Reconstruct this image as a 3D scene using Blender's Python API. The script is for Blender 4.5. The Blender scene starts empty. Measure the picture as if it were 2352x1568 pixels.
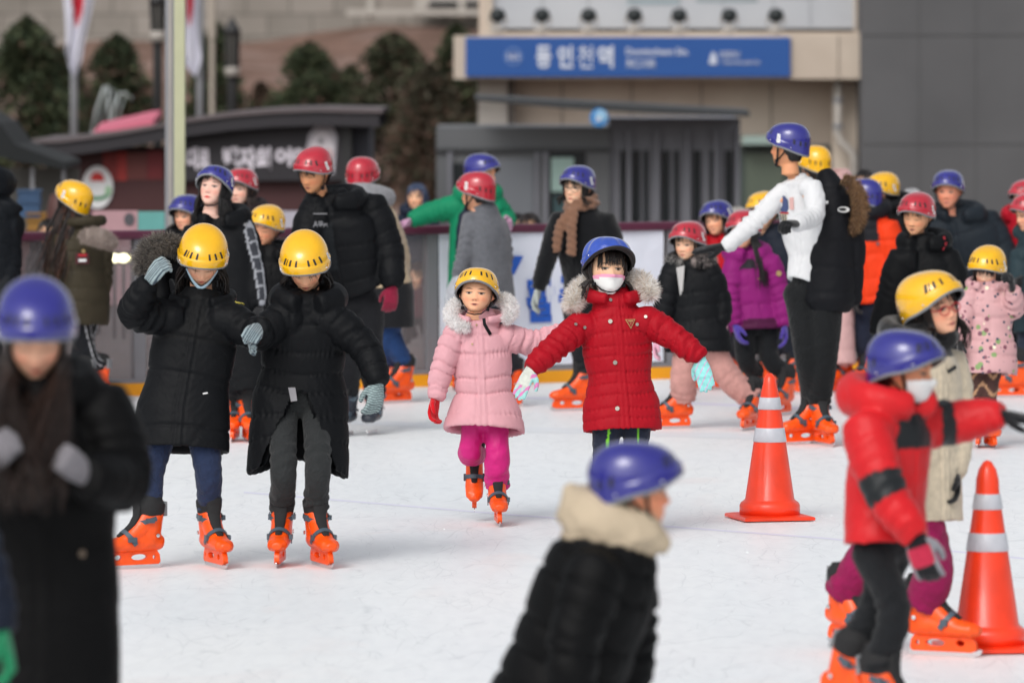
import bpy, math, random
import numpy as np
from mathutils import Vector, Matrix

# ---------------------------------------------------------------- camera, light, exposure
SC = bpy.context.scene
F, H, Y0, CX = 13066.0, 2.30, 126.0, 1176.0      # focal length, eye height, horizon row, centre column
cam = bpy.data.cameras.new("camera"); camo = bpy.data.objects.new("camera", cam)
SC.collection.objects.link(camo); SC.camera = camo
camo.location = (0, 0, H); camo.rotation_euler = (math.radians(90), 0, 0)
cam.lens = 200; cam.sensor_width = 36; cam.shift_y = -(784 - Y0) / 2352
cam.clip_start = 0.5; cam.clip_end = 600
cam.dof.use_dof = True; cam.dof.focus_distance = 27.4; cam.dof.aperture_fstop = 3.4
W = bpy.data.worlds.new("World"); SC.world = W; W.use_nodes = True
_n = W.node_tree.nodes; _l = W.node_tree.links
_sky = _n.new("ShaderNodeTexSky"); _sky.sky_type = 'NISHITA'; _sky.sun_disc = False
_sky.sun_elevation = math.radians(42); _sky.sun_rotation = math.radians(205)
_sky.dust_density = 4.0; _sky.air_density = 1.2
_hs = _n.new("ShaderNodeHueSaturation"); _hs.inputs['Saturation'].default_value = 0.22
_l.new(_sky.outputs[0], _hs.inputs['Color']); _l.new(_hs.outputs[0], _n['Background'].inputs[0])
_n['Background'].inputs[1].default_value = 0.15
sun = bpy.data.lights.new("sun", 'SUN'); sun.energy = 0.62; sun.angle = math.radians(22); sun.color = (1, .975, .94)
suno = bpy.data.objects.new("sun", sun); SC.collection.objects.link(suno)
suno.rotation_euler = (math.radians(48), 0, math.radians(-25))
SC.view_settings.view_transform = 'Standard'; SC.view_settings.look = 'None'
SC.view_settings.exposure = 0.10; SC.view_settings.gamma = 1.0
SC.render.engine = 'CYCLES'; SC.cycles.use_denoising = True
SC.cycles.max_bounces = 8; SC.cycles.transparent_max_bounces = 12
SC.cycles.caustics_reflective = False; SC.cycles.caustics_refractive = False

COL = SC.collection
RND = random.Random(7); RNG = np.random.default_rng(7)
R = math.radians
def V(x, y, Y): return Vector(((x - CX) / F * Y, Y, H - (y - Y0) / F * Y))
def depth(base): return F * H / (base - Y0)
def s2l(v): return v / 12.92 if v <= .04045 else ((v + .055) / 1.055) ** 2.4
def c(h, m=1.0):
    h = h.lstrip('#'); return tuple(min(1, s2l(int(h[i:i + 2], 16) / 255) * m) for i in (0, 2, 4))

# ---------------------------------------------------------------- materials
MATS = {}
def mat(name, col=(.5, .5, .5), rough=.5, attr=False, bump=None, sheen=0, metal=0, emit=None, spec=.5,
        var=None, coat=0, alpha=None, trans=0, sss=0):
    if name in MATS: return MATS[name]
    m = bpy.data.materials.new(name); m.use_nodes = True; MATS[name] = m
    N, L = m.node_tree.nodes, m.node_tree.links; b = N['Principled BSDF']
    b.inputs['Roughness'].default_value = rough; b.inputs['Metallic'].default_value = metal
    b.inputs['Specular IOR Level'].default_value = spec
    b.inputs['Sheen Weight'].default_value = sheen; b.inputs['Coat Weight'].default_value = coat
    b.inputs['Transmission Weight'].default_value = trans
    if sss:
        b.inputs['Subsurface Weight'].default_value = sss; b.inputs['Subsurface Radius'].default_value = (.012, .005, .003)
        b.inputs['Subsurface Scale'].default_value = 1.0
    tc = N.new('ShaderNodeTexCoord')
    src = None
    if attr:
        a = N.new('ShaderNodeAttribute'); a.attribute_name = 'Col'; src = a.outputs['Color']
    else:
        rgb = N.new('ShaderNodeRGB'); rgb.outputs[0].default_value = (*col, 1); src = rgb.outputs[0]
    if var:
        sc_, amt = var
        t = N.new('ShaderNodeTexNoise'); t.inputs['Scale'].default_value = sc_; t.inputs['Detail'].default_value = 5
        L.new(tc.outputs['Object'], t.inputs['Vector'])
        mr = N.new('ShaderNodeMapRange'); mr.inputs[1].default_value = .25; mr.inputs[2].default_value = .75
        mr.inputs[3].default_value = 1 - amt; mr.inputs[4].default_value = 1 + amt
        L.new(t.outputs['Fac'], mr.inputs[0])
        mx = N.new('ShaderNodeVectorMath'); mx.operation = 'SCALE'
        L.new(src, mx.inputs[0]); L.new(mr.outputs[0], mx.inputs['Scale']); src = mx.outputs[0]
    L.new(src, b.inputs['Base Color'])
    if bump:
        prev = None
        for (bs, bd, dist) in bump:
            t = N.new('ShaderNodeTexNoise'); t.inputs['Scale'].default_value = bs; t.inputs['Detail'].default_value = 3
            t.inputs['Distortion'].default_value = dist
            L.new(tc.outputs['Object'], t.inputs['Vector'])
            bp = N.new('ShaderNodeBump'); bp.inputs['Distance'].default_value = bd; bp.inputs['Strength'].default_value = .8
            L.new(t.outputs['Fac'], bp.inputs['Height'])
            if prev: L.new(prev.outputs[0], bp.inputs['Normal'])
            prev = bp
        L.new(prev.outputs[0], b.inputs['Normal'])
    if emit:
        b.inputs['Emission Color'].default_value = (*emit[0], 1); b.inputs['Emission Strength'].default_value = emit[1]
    if alpha is not None: b.inputs['Alpha'].default_value = alpha
    return m

M_NYLON = mat('nylon_shell', attr=True, rough=.6, sheen=.0, spec=.14, bump=[(11, .007, .8), (48, .0018, .6)], var=(9, .08))
M_SHINY = mat('satin_shell', attr=True, rough=.48, sheen=.03, spec=.3, bump=[(14, .006, 1.2), (60, .002, .8)], var=(9, .08))
M_COTTON = mat('smooth_cotton', attr=True, rough=.85, sheen=.05, spec=.15, bump=[(9, .010, .8)], var=(8, .03))
M_WOOL = mat('knit_wool', attr=True, rough=.92, sheen=.25, spec=.15, bump=[(14, .010, 1.0), (420, .0012, 0)], var=(40, .14))
M_DENIM = mat('denim_cotton', attr=True, rough=.85, sheen=.1, spec=.2, bump=[(20, .012, 1.8), (300, .001, 0)], var=(22, .16))
M_SKIN = mat('skin', attr=True, rough=.52, spec=.35, sss=.12, bump=[(90, .0006, 0)], var=(30, .04))
M_HAIR = mat('hair_strands', attr=True, rough=.42, spec=.45)
M_FUR = mat('fur_pile', attr=True, rough=.9, spec=.1, sheen=.4)
_n2, _l2 = M_FUR.node_tree.nodes, M_FUR.node_tree.links   # light passes through the pile
_tr = _n2.new('ShaderNodeBsdfTranslucent'); _mx = _n2.new('ShaderNodeMixShader'); _at = _n2.new('ShaderNodeAttribute'); _at.attribute_name = 'Col'
_l2.new(_at.outputs['Color'], _tr.inputs['Color']); _mx.inputs[0].default_value = .5
_l2.new(_n2['Principled BSDF'].outputs[0], _mx.inputs[1]); _l2.new(_tr.outputs[0], _mx.inputs[2]); _l2.new(_mx.outputs[0], _n2['Material Output'].inputs[0])
M_PLAIN = mat('coloured_plastic', attr=True, rough=.4, spec=.4)
M_BLACKP = mat('black_plastic', (.012, .012, .013), .5)
M_GREYF = mat('grey_foam', c('7d7f82'), .9)
M_STRAP = mat('black_webbing', (.012, .012, .014), .8, spec=.2)
M_METAL = mat('polished_steel', (.72, .72, .74), .22, metal=1)
M_WHITE = mat('white_vinyl', (.8, .8, .8), .4)
M_ORANGE = mat('orange_boot_plastic', c('f2540d'), .34, spec=.5, var=(26, .16), bump=[(30, .0015, 0)])
M_BOOTDK = mat('dark_boot_plastic', c('2a2e38'), .4, var=(14, .1))
M_BUCKLE = mat('grey_buckle_plastic', c('475560'), .42)
M_LINER = mat('black_liner', (.012, .012, .013), .85)
HELM = {'y': mat('yellow_helmet_shell', c('e9b00a'), .22, coat=.7, var=(17, .07)),
        'b': mat('blue_helmet_shell', c('25257e'), .24, coat=.7, var=(17, .10)),
        'r': mat('red_helmet_shell', c('b01e31'), .24, coat=.7, var=(17, .10)),
        's': mat('bright_blue_helmet_shell', c('2a4cae'), .25, coat=.7, var=(6, .04))}

# ---------------------------------------------------------------- object helpers
def tag(o, label=None, cat=None, group=None, kind=None):
    if label: o['label'] = label
    if cat: o['category'] = cat
    if group: o['group'] = group
    if kind: o['kind'] = kind
    return o
def empty(name, loc=(0, 0, 0)):
    o = bpy.data.objects.new(name, None); o.location = loc; o.empty_display_size = .1; COL.objects.link(o); return o
def link(name, me, parent=None, M=None):
    o = bpy.data.objects.new(name, me); COL.objects.link(o)
    if parent is not None: o.parent = parent
    if M is not None: o.matrix_local = M
    return o
def make_mesh(name, verts, faces, mats, smooth=True, cols=None, midx=None):
    me = bpy.data.meshes.new(name)
    v = np.asarray(verts, float)
    me.from_pydata(v.tolist() if len(v) else [], [], [tuple(f) for f in faces]); 
    for m in (mats if isinstance(mats, (list, tuple)) else [mats]): me.materials.append(m)
    if midx is not None: me.polygons.foreach_set('material_index', np.asarray(midx, np.int32))
    me.polygons.foreach_set('use_smooth', np.full(len(me.polygons), bool(smooth)))
    if cols is not None: set_cols(me, cols)
    me.update(); return me
def set_cols(me, cols):
    cols = np.asarray(cols, np.float32)
    if cols.ndim == 1: cols = np.tile(cols, (len(me.vertices), 1))
    a = me.color_attributes.new('Col', 'FLOAT_COLOR', 'POINT')
    a.data.foreach_set('color', np.hstack([cols, np.ones((len(cols), 1), np.float32)]).ravel())

class MB:
    """collects simple solids into one mesh"""
    def __init__(s): s.v, s.f, s.c, s.m = [], [], [], []
    def add(s, v, f, col=None, mi=0):
        o = len(s.v); s.v += [tuple(p) for p in v]; s.f += [tuple(i + o for i in q) for q in f]
        s.m += [mi] * len(f); s.c += [col if col is not None else (.5, .5, .5)] * len(v)
    def box(s, lo, hi, col=None, mi=0):
        x0, y0, z0 = lo; x1, y1, z1 = hi
        s.add([(x0, y0, z0), (x1, y0, z0), (x1, y1, z0), (x0, y1, z0), (x0, y0, z1), (x1, y0, z1), (x1, y1, z1), (x0, y1, z1)],
              [(0, 3, 2, 1), (4, 5, 6, 7), (0, 1, 5, 4), (1, 2, 6, 5), (2, 3, 7, 6), (3, 0, 4, 7)], col, mi)
    def tube(s, pts, rad, n=8, col=None, mi=0, flat=1.0, ref=None):
        v, f = tube_np(pts, rad, n, flat, ref); s.add(v, f, col, mi)
    def lathe(s, prof, ctr=(0, 0, 0), n=32, col=None, mi=0):
        v = []; f = []
        for r, z in prof:
            for i in range(n):
                a = 2 * math.pi * i / n; v.append((ctr[0] + r * math.cos(a), ctr[1] + r * math.sin(a), ctr[2] + z))
        for j in range(len(prof) - 1):
            for i in range(n): f.append((j * n + i, j * n + (i + 1) % n, (j + 1) * n + (i + 1) % n, (j + 1) * n + i))
        f.append(tuple(range(n))[::-1]); f.append(tuple((len(prof) - 1) * n + i for i in range(n)))
        s.add(v, f, col, mi)
    def mesh(s, name, mats, smooth=False, cols=False, loc=(0, 0, 0)):
        v = np.array(s.v) - np.array(loc)
        return make_mesh(name, v, s.f, mats, smooth, np.array(s.c) if cols else None, s.m)
    def build(s, name, mats, parent=None, smooth=False, cols=False, loc=(0, 0, 0)):
        return link(name, s.mesh(name, mats, smooth, cols, loc), parent)

def nrm(v): return v / (np.linalg.norm(v, axis=-1, keepdims=True) + 1e-12)
def tube_np(pts, rad, n=8, flat=1.0, ref=None):
    P = np.array([tuple(p) for p in pts], float); m = len(P)
    r = np.broadcast_to(np.asarray(rad, float), (m,))
    T = nrm(np.gradient(P, axis=0))
    rf = np.array(ref, float) if ref is not None else (np.array([1., 0, 0]) if abs(T[0][0]) < .8 else np.array([0, 1., 0]))
    A = nrm(rf - (T @ rf)[:, None] * T); B = np.cross(T, A)
    a = np.arange(n) * 2 * math.pi / n
    ring = P[:, None, :] + r[:, None, None] * (np.cos(a)[None, :, None] * A[:, None, :] + flat * np.sin(a)[None, :, None] * B[:, None, :])
    v = ring.reshape(-1, 3); f = []
    for j in range(m - 1):
        for i in range(n): f.append((j * n + i, j * n + (i + 1) % n, (j + 1) * n + (i + 1) % n, (j + 1) * n + i))
    f.append(tuple(range(n))[::-1]); f.append(tuple((m - 1) * n + i for i in range(n)))
    return v, f
def text_mesh(body, size, extrude=.004, bold=0.0, align='LEFT', space=1.0, res=3):
    cu = bpy.data.curves.new('t', 'FONT'); cu.body = body; cu.size = size; cu.extrude = extrude; cu.offset = bold
    cu.align_x = align; cu.space_character = space; cu.resolution_u = res
    return curve_to_mesh(cu)
TMP = bpy.data.scenes.new('scratch')
def eval_mesh(data, mods=()):
    o = bpy.data.objects.new('t', data); TMP.collection.objects.link(o)
    for typ, kw in mods:
        m = o.modifiers.new('m', typ)
        for k_, v_ in kw.items(): setattr(m, k_, v_)
    vl = TMP.view_layers[0]; vl.update(); dg = vl.depsgraph
    me = bpy.data.meshes.new_from_object(o.evaluated_get(dg), depsgraph=dg)
    bpy.data.objects.remove(o)
    return me
def curve_to_mesh(cu):
    me = eval_mesh(cu); bpy.data.curves.remove(cu); return me
def poly_mesh(loops, half, bevel=0):
    """flat outline with holes, extruded by half to each side; outline in x,y"""
    cu = bpy.data.curves.new('p', 'CURVE'); cu.dimensions = '2D'; cu.fill_mode = 'BOTH'; cu.extrude = half; cu.bevel_depth = bevel
    for lp in loops:
        sp = cu.splines.new('POLY'); sp.points.add(len(lp) - 1); sp.use_cyclic_u = True
        for i, (x, y) in enumerate(lp): sp.points[i].co = (x, y, 0, 1)
    return curve_to_mesh(cu)
def mesh_np(me):
    v = np.empty(len(me.vertices) * 3); me.vertices.foreach_get('co', v); return v.reshape(-1, 3)
def set_np(me, v): me.vertices.foreach_set('co', np.ascontiguousarray(v, np.float32).ravel()); me.update()
def normals_np(me):
    v = np.empty(len(me.vertices) * 3); me.vertices.foreach_get('normal', v); return v.reshape(-1, 3)

# ---------------------------------------------------------------- soft-body building: chains merged into one skin
def A3(v): return np.array(tuple(v), float)
class Chain:
    def __init__(s, nodes, lat, frt=None, S=20, extra=(), dome=True):
        """nodes: (pos, a, b); extra: nodes that continue the surface (hollow hem) but carry no parameters"""
        al = list(nodes) + list(extra)
        P = np.array([A3(n[0]) for n in al]); a = np.array([n[1] for n in al]); b = np.array([n[2] for n in al])
        k = len(nodes); Q = P[:k]
        T = nrm(np.gradient(Q, axis=0)); T = np.vstack([T, np.tile(T[-1], (len(al) - k, 1))])
        lat = A3(lat)
        if frt is None:   # keep the reference direction clear of the path
            lat = max([lat, np.array([0, 0, 1.]), np.array([1., 0, 0]), np.array([0, 1., 0])], key=lambda q: (min(np.linalg.norm(q - (T @ q)[:, None] * T, axis=1)) > .35) * 2 + (q is lat))
        L = nrm(lat - (T @ lat)[:, None] * T)
        Fr = np.cross(T, L)
        if frt is not None: Fr = np.where((Fr @ A3(frt))[:, None] < 0, -Fr, Fr)
        s.P, s.a, s.b, s.L, s.F = Q, a[:k], b[:k], L[:k], Fr[:k]
        s.t = np.concatenate([[0], np.cumsum(np.linalg.norm(np.diff(Q, axis=0), axis=1))])
        ang = np.arange(S) * 2 * math.pi / S
        def ring(p, a_, b_, l, f): return p + a_ * np.cos(ang)[:, None] * l + b_ * np.sin(ang)[:, None] * f
        rings = [ring(P[i], a[i], b[i], L[i], Fr[i]) for i in range(len(al))]
        if dome:
            for end in (0, -1):
                if end == -1 and extra: continue
                sg = -1 if end == 0 else 1; r = min(a[end], b[end])
                q = P[end] + sg * T[end] * r * .45; rr = ring(q, a[end] * .75, b[end] * .75, L[end], Fr[end])
                if end == 0: rings.insert(0, rr)
                else: rings.append(rr)
        s.v = np.vstack(rings); m = len(rings); f = []
        for j in range(m - 1):
            for i in range(S): f.append((j * S + i, j * S + (i + 1) % S, (j + 1) * S + (i + 1) % S, (j + 1) * S + i))
        f.append(tuple(range(S))[::-1]); f.append(tuple((m - 1) * S + i for i in range(S)))
        s.f = f
def skin_of(chains, voxel, smooth=3, name='skin'):
    v = []; f = []; o = 0
    for ch in chains:
        v.append(ch.v); f += [tuple(i + o for i in q) for q in ch.f]; o += len(ch.v)
    me = bpy.data.meshes.new('t'); me.from_pydata(np.vstack(v).tolist(), [], f)
    # outward normals per piece are not guaranteed: make them consistent by signed volume
    out = eval_mesh(me, [('REMESH', dict(mode='VOXEL', voxel_size=voxel, use_smooth_shade=True)),
                         ('SMOOTH', dict(factor=.5, iterations=smooth))])
    bpy.data.meshes.remove(me); out.name = name; return out
def chain_params(P, chains):
    n = len(P); best = np.full(n, 1e9); pid = np.zeros(n, int); tt = np.zeros(n); an = np.zeros(n)
    for ci, ch in enumerate(chains):
        A, B = ch.P[:-1], ch.P[1:]; D = B - A; L2 = (D * D).sum(1) + 1e-12
        w = P[:, None, :] - A[None]; h = np.clip((w * D[None]).sum(2) / L2, 0, 1)
        q = w - h[:, :, None] * D[None]; d = np.linalg.norm(q, axis=2)
        i = d.argmin(1); ar = np.arange(n); hh = h[ar, i]
        rad = (ch.a[i] * (1 - hh) + ch.a[i + 1] * hh + ch.b[i] * (1 - hh) + ch.b[i + 1] * hh) / 2
        nd = d[ar, i] / rad
        t = ch.t[i] * (1 - hh) + ch.t[i + 1] * hh; qq = q[ar, i]
        a = np.arctan2((qq * ch.L[i]).sum(1), (qq * ch.F[i]).sum(1))   # 0 at the front
        m = nd < best; best[m] = nd[m]; pid[m] = ci; tt[m] = t[m]; an[m] = a[m]
    return pid, tt, an
def wnoise(P, scale, seed, warp=.6):
    g = np.random.default_rng(seed); out = np.zeros(len(P)); amp = 1
    Q = P * scale
    Q = Q + warp * np.sin(Q[:, [1, 2, 0]] * 1.7 + g.uniform(0, 6, 3))
    for o in range(4):
        for _ in range(3):
            d = nrm(g.normal(size=3)); out += amp * np.sin(Q @ d * 2 ** o * 2.2 + g.uniform(0, 6.28)); 
        amp *= .55
    return out / 4
def bendpath(a, b, c_, n=5):
    """a-b-c with the corner at b rounded"""
    a, b, c_ = A3(a), A3(b), A3(c_); p = b + (a - b) * .35; q = b + (c_ - b) * .35
    pts = [a, a + (p - a) * .5, p]
    for i in range(1, n):
        t = i / n; pts.append((1 - t) ** 2 * p + 2 * t * (1 - t) * b + t * t * q)
    pts += [q, q + (c_ - q) * .5, c_]
    return pts
def taper(pts, rads, lat, S=16, **kw):
    pts = np.array([A3(p) for p in pts]); d = np.concatenate([[0], np.cumsum(np.linalg.norm(np.diff(pts, axis=0), axis=1))]); d /= d[-1]
    xs = np.linspace(0, 1, len(rads)); r = np.interp(d, xs, [x if not isinstance(x, tuple) else x[0] for x in rads])
    r2 = np.interp(d, xs, [x if not isinstance(x, tuple) else x[1] for x in rads])
    return Chain([(p, x, y) for p, x, y in zip(pts, r, r2)], lat, S=S, **kw)
# ---------------------------------------------------------------- heads
HK = np.array([  # z front, z back, half width, front y, back y
 (.114, .114, .001, .004, .006), (.112, .112, .022, -.020, .032), (.104, .105, .042, -.046, .056), (.085, .088, .060, -.071, .078),
 (.060, .062, .071, -.086, .091), (.030, .030, .0755, -.093, .097), (.0, .0, .0765, -.095, .096), (-.030, -.030, .0745, -.095, .088),
 (-.055, -.050, .069, -.094, .076), (-.080, -.068, .060, -.092, .064), (-.098, -.082, .048, -.088, .058), (-.109, -.092, .037, -.081, .055),
 (-.115, -.100, .034, -.066, .054), (-.118, -.108, .040, -.045, .054), (-.130, -.122, .047, -.040, .056), (-.165, -.165, .050, -.042, .060)])
NS, NR = 112, 92
def _head_grid():
    kx = np.arange(len(HK)); d = np.concatenate([[0], np.cumsum(np.maximum(np.abs(np.diff(HK[:, 0])) + .35 * np.abs(np.diff(HK[:, 3])), .002))])
    xs = np.linspace(0, d[-1], NR); K = np.stack([np.interp(xs, d, HK[:, i]) for i in range(5)], 1)
    for _ in range(6): K[1:-1] = .25 * K[:-2] + .5 * K[1:-1] + .25 * K[2:]
    u = np.arange(NS) / NS * 2 * math.pi - math.pi; ph = u - .45 * np.sin(u)
    s, co = np.sin(ph), np.cos(ph)
    X = K[:, 2:3] * np.sign(s) * np.abs(s) ** .92
    fr = -K[:, 3:4]; bk = K[:, 4:5]
    Yc = np.where(co > 0, -fr * np.abs(co) ** .85, bk * np.abs(co) ** .95)
    w = (Yc + fr) / (fr + bk); Z = K[:, 0:1] * (1 - w) + K[:, 1:2] * w
    return np.stack([X, Yc, Z], 2), np.tile(ph, (NR, 1))
HG, HPH = _head_grid()
def g2(x, s): return np.exp(-(x / s) ** 2)
def make_head(child=.5, eyes='open', mouth='shut', skin='e8b797', lips='b9605c', brow=.8, wide=1.0):
    G = HG.copy(); X, Z = G[:, :, 0].copy(), G[:, :, 2].copy(); ph = HPH
    front = np.clip(1.35 - np.abs(ph), 0, .5) / .5
    d = np.zeros_like(X)
    nb = np.clip((.012 - Z) / .044, 0, 1) * (Z > -.052)
    d += front * (.019 - .004 * child) * g2(X, .0095 + .006 * nb) * np.where(Z > -.034, nb ** 1.4, np.clip((Z + .050) / .016, 0, 1))
    for sx in (-1, 1):
        d += front * .005 * g2(X - sx * .0125, .0065) * g2(Z + .038, .008)                       # nostril wings
        d -= front * .0075 * g2(X - sx * .031, .019) * g2(Z - .000, .012)                       # sockets
        d += front * .0042 * g2(X - sx * .032, .0125) * g2(Z - .000, .0075)                     # lids and eyeball
        d += front * .003 * g2(X - sx * .030, .020) * g2(Z - .024, .008)
        d += front * (.004 + .003 * child) * g2(X - sx * .040, .022) * g2(Z + .036, .022)
    d += front * .0055 * g2(X, .019) * g2(Z + .0655, .0045) + front * .006 * g2(X, .016) * g2(Z + .0755, .005)
    d -= front * .004 * g2(X, .021) * g2(Z + .0705, .0022)
    d += front * .004 * g2(X, .020) * g2(Z + .099, .012)
    G[:, :, 1] -= d
    ear = g2(np.abs(ph) - 1.72, .15) * g2(Z + .012, .024); G[:, :, 0] += np.sign(X) * ear * .020; G[:, :, 1] += ear * .008
    base = np.minimum(np.array(c(skin)) * np.array([1.18, 1.20, 1.22]), .85); col = np.tile(base, X.shape + (1,)).astype(float)
    def mixc(m, k_): 
        nonlocal col
        m = np.clip(m, 0, 1)[:, :, None]; col = col * (1 - m) + np.array(k_) * m
    redder = base * np.array([1.02, .72, .68])
    fm = (np.abs(ph) < 1.3)
    for sx in (-1, 1):
        mixc(fm * .75 * g2(X - sx * .042, .024) * g2(Z + .036, .018), redder)
        mixc(.5 * g2(np.abs(ph) - 1.72, .2) * g2(Z + .012, .03), redder)
    mixc(fm * .4 * g2(X, .012) * g2(Z + .036, .01), redder)
    up = (g2(X, .019 ) * 1.25 > .62 + 30 * np.abs(Z + .066)) ; 
    lipm = np.clip(1.6 - np.sqrt((X / .0185) ** 2 + ((Z + .0705) / .0075) ** 2) * 1.2, 0, 1) * fm
    mixc(lipm, c(lips))
    if mouth == 'open': mixc(np.clip(2.2 - 2 * np.sqrt((X / .0125) ** 2 + ((Z + .0715) / .0050) ** 2), 0, 1) * fm, c('3a1716'))
    else: mixc(np.clip(1.8 - np.sqrt((X / .018) ** 2 + ((Z + .0705) / .0013) ** 2), 0, 1) * fm, c('6e2f2e'))
    for sx in (-1, 1):
        mixc(np.clip(1.6 - np.sqrt(((X - sx * .0075) / .0032) ** 2 + ((Z + .0455) / .0022) ** 2), 0, 1) * fm * .85, c('50241c'))
        xe, ze = X - sx * .0315, Z - .0005
        arch = .0025 - 7 * xe ** 2
        mixc(np.clip(2 - np.sqrt((xe / .0165) ** 2 + ((Z - .0225 - arch * .8) / .0032) ** 2) * 1.4, 0, 1) * fm * brow, c('2b1c16'))
        if eyes == 'open':
            mixc(np.clip(2.5 - 2 * np.sqrt((xe / .0145) ** 2 + (ze / .0062) ** 2), 0, 1) * fm, c('2a1712'))
            mixc(np.clip(2.5 - 2 * np.sqrt((xe / .0125) ** 2 + ((ze + .0008) / .0045) ** 2), 0, 1) * fm, c('cfc2ba'))
            mixc(np.clip(2.2 - 1.6 * np.sqrt((xe / .0074) ** 2 + ((ze + .0002) / .0062) ** 2), 0, 1) * fm, c('150c09'))
            mixc(np.clip(1.8 - np.sqrt((xe / .0155) ** 2 + ((ze - .0045 - arch * .6) / .0016) ** 2), 0, 1) * fm * .9, c('1c100c'))
        else:
            mixc(np.clip(2.0 - 1.2 * np.sqrt((xe / .0145) ** 2 + ((ze + .004 - 6 * xe ** 2 + .001) / .0017) ** 2), 0, 1) * fm * .9, c('2a1712'))
    G[:, :, 2] = np.where(G[:, :, 2] < 0, G[:, :, 2] * (1 - .20 * child), G[:, :, 2])
    G[:, :, 0] *= wide
    return G, col
def grid_faces(nr, ns, mask=None, wrap=True):
    f = []
    for j in range(nr - 1):
        for i in range(ns if wrap else ns - 1):
            i2 = (i + 1) % ns
            if mask is None or (mask[j, i] and mask[j + 1, i] and mask[j, i2] and mask[j + 1, i2]):
                f.append((j * ns + i, j * ns + i2, (j + 1) * ns + i2, (j + 1) * ns + i))
    return f
GF_ALL = None

# ---------------------------------------------------------------- helmet
def helmet_meshes(key, bike=False):
    ns, nr = 120, 44
    zt, ze = .137, .030; az = np.arange(ns) / ns * 2 * math.pi
    ca, sa = np.cos(az), np.sin(az)
    zr = np.where(ca > 0, -.002 + (.080 if bike else .060) * np.abs(ca) ** 1.3, -.002 - .060 * np.abs(ca) ** 1.1)
    def rows(nr_, off):
        P = np.zeros((nr_, ns, 3))
        for i in range(ns):
            if zr[i] > ze: smax = math.degrees(math.acos((zr[i] - ze) / (zt - ze)) if zr[i] < zt else 0)
            else: smax = 90 + (ze - zr[i]) / .0013
            s = np.linspace(0.0, smax, nr_)
            th = np.radians(np.minimum(s, 90)); z = np.where(s < 90, ze + (zt - ze) * np.cos(th) ** .84, ze - (s - 90) * .0013)
            rho = np.sin(th) ** .80 - np.where(s > 90, (s - 90) * .0012, 0)
            ax = .109; ay = .131 if ca[i] > 0 else .138
            tt = np.linspace(0, 1, nr_)
            bulge = np.where(tt > .78, .0065, 0) * np.clip((ca[i] + .45) / .3, 0, 1)
            rid = 0
            if bike: rid = .004 * np.sin(az[i] * 10) * np.sin(th) * (tt < .85)
            P[:, i, 0] = (ax * rho + (bulge + rid) * (rho > .3) + off * rho) * sa[i]; P[:, i, 1] = -(ay * rho + (bulge + rid) * (rho > .3) + off * rho) * ca[i]
            P[:, i, 2] = z + off * np.cos(th)
        return P
    P = rows(nr, 0); Pi = rows(nr // 2, -.008)
    v = np.vstack([P.reshape(-1, 3), Pi.reshape(-1, 3)])
    f = grid_faces(nr, ns); mi = [0] * len(f)
    o = nr * ns; fi = [tuple(o + i for i in q[::-1]) for q in grid_faces(nr // 2, ns)]
    deg = (np.degrees(az) + 180) % 360 - 180
    if not bike:
        for j in range(nr - 1):
            for i in range(ns):
                a = abs(deg[i] + 1.5); q = j * ns + i; t = j / (nr - 1)
                idx = int(round(a / 3))
                if (24 if a < 100 else 27) + (idx // 3) % 1 <= j <= 32 and ((15 <= a <= 62) or (112 <= a <= 166)) and idx % 3 == 0: mi[q] = 1
                if 27 <= j <= 36 and 82 <= a <= 90 and deg[i] > 0: mi[q] = 2
                if 29 <= j <= 34 and 84 < a < 88 and deg[i] > 0 and j % 2: mi[q] = 1
    f += fi; mi += [1] * len(fi)
    # close the lip
    lip = [((nr - 1) * ns + i, (nr - 1) * ns + (i + 1) % ns, o + (nr // 2 - 1) * ns + (i + 1) % ns, o + (nr // 2 - 1) * ns + i) for i in range(ns)]
    f += lip; mi += [0] * len(lip)
    shell = make_mesh('helmet', v, f, [HELM[key], M_BLACKP, M_WHITE], True, midx=mi)
    rim = P[-1]; mb = MB(); ctr = np.array([0, 0, 0])
    inn = rim * np.array([.965, .965, 1]) - np.array([0, 0, .003])
    pts = np.vstack([inn, inn[:1]])
    mb.tube([tuple(p) for p in pts], .0065, 8)
    pad = mb.mesh('padding', M_BLACKP if bike else M_GREYF, True)
    out = [('padding', pad)]
    for d_ in (-62, 62, -118, 118):
        i = int((d_ % 360) / 3); p = P[nr - 5, i]; rv = MB()
        rv.lathe([(.0, -.003), (.0045, -.002), (.0045, .002), (.002, .0035), (0, .0036)], (p[0], p[1], p[2]), 10)
        out.append(('rivet', rv.mesh('rivet', M_METAL, True)))
    if bike:
        n = 41; a = np.radians(np.linspace(-78, 78, n)); vv = []; 
        for k_, (rr, dz) in enumerate(((1.0, .010), (1.0, .0), (1.42, -.004), (1.42, .002))):
            for x in a:
                i = int(round(math.degrees(x) / 3)) % ns; q = P[-1, i]
                w = 1 + (rr - 1) * math.cos(x) ** .8
                vv.append((q[0] * (1 + (w - 1) * .35), q[1] * w, q[2] - .006 + dz + (w - 1) * .03))
        ff = []; m2 = []
        for i in range(n - 1):
            ff.append((i, i + 1, 3 * n + i + 1, 3 * n + i)); m2.append(0)
            ff.append((n + i + 1, n + i, 2 * n + i, 2 * n + i + 1)); m2.append(1)
            ff.append((2 * n + i + 1, 2 * n + i, 3 * n + i, 3 * n + i + 1)); m2.append(1)
        out.append(('visor', make_mesh('visor', vv, ff, [HELM[key], M_BLACKP], True, midx=m2)))
    return shell, out
HM = {k_: helmet_meshes(k_) for k_ in 'ybr'}; HM['s'] = helmet_meshes('s', True)
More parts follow.
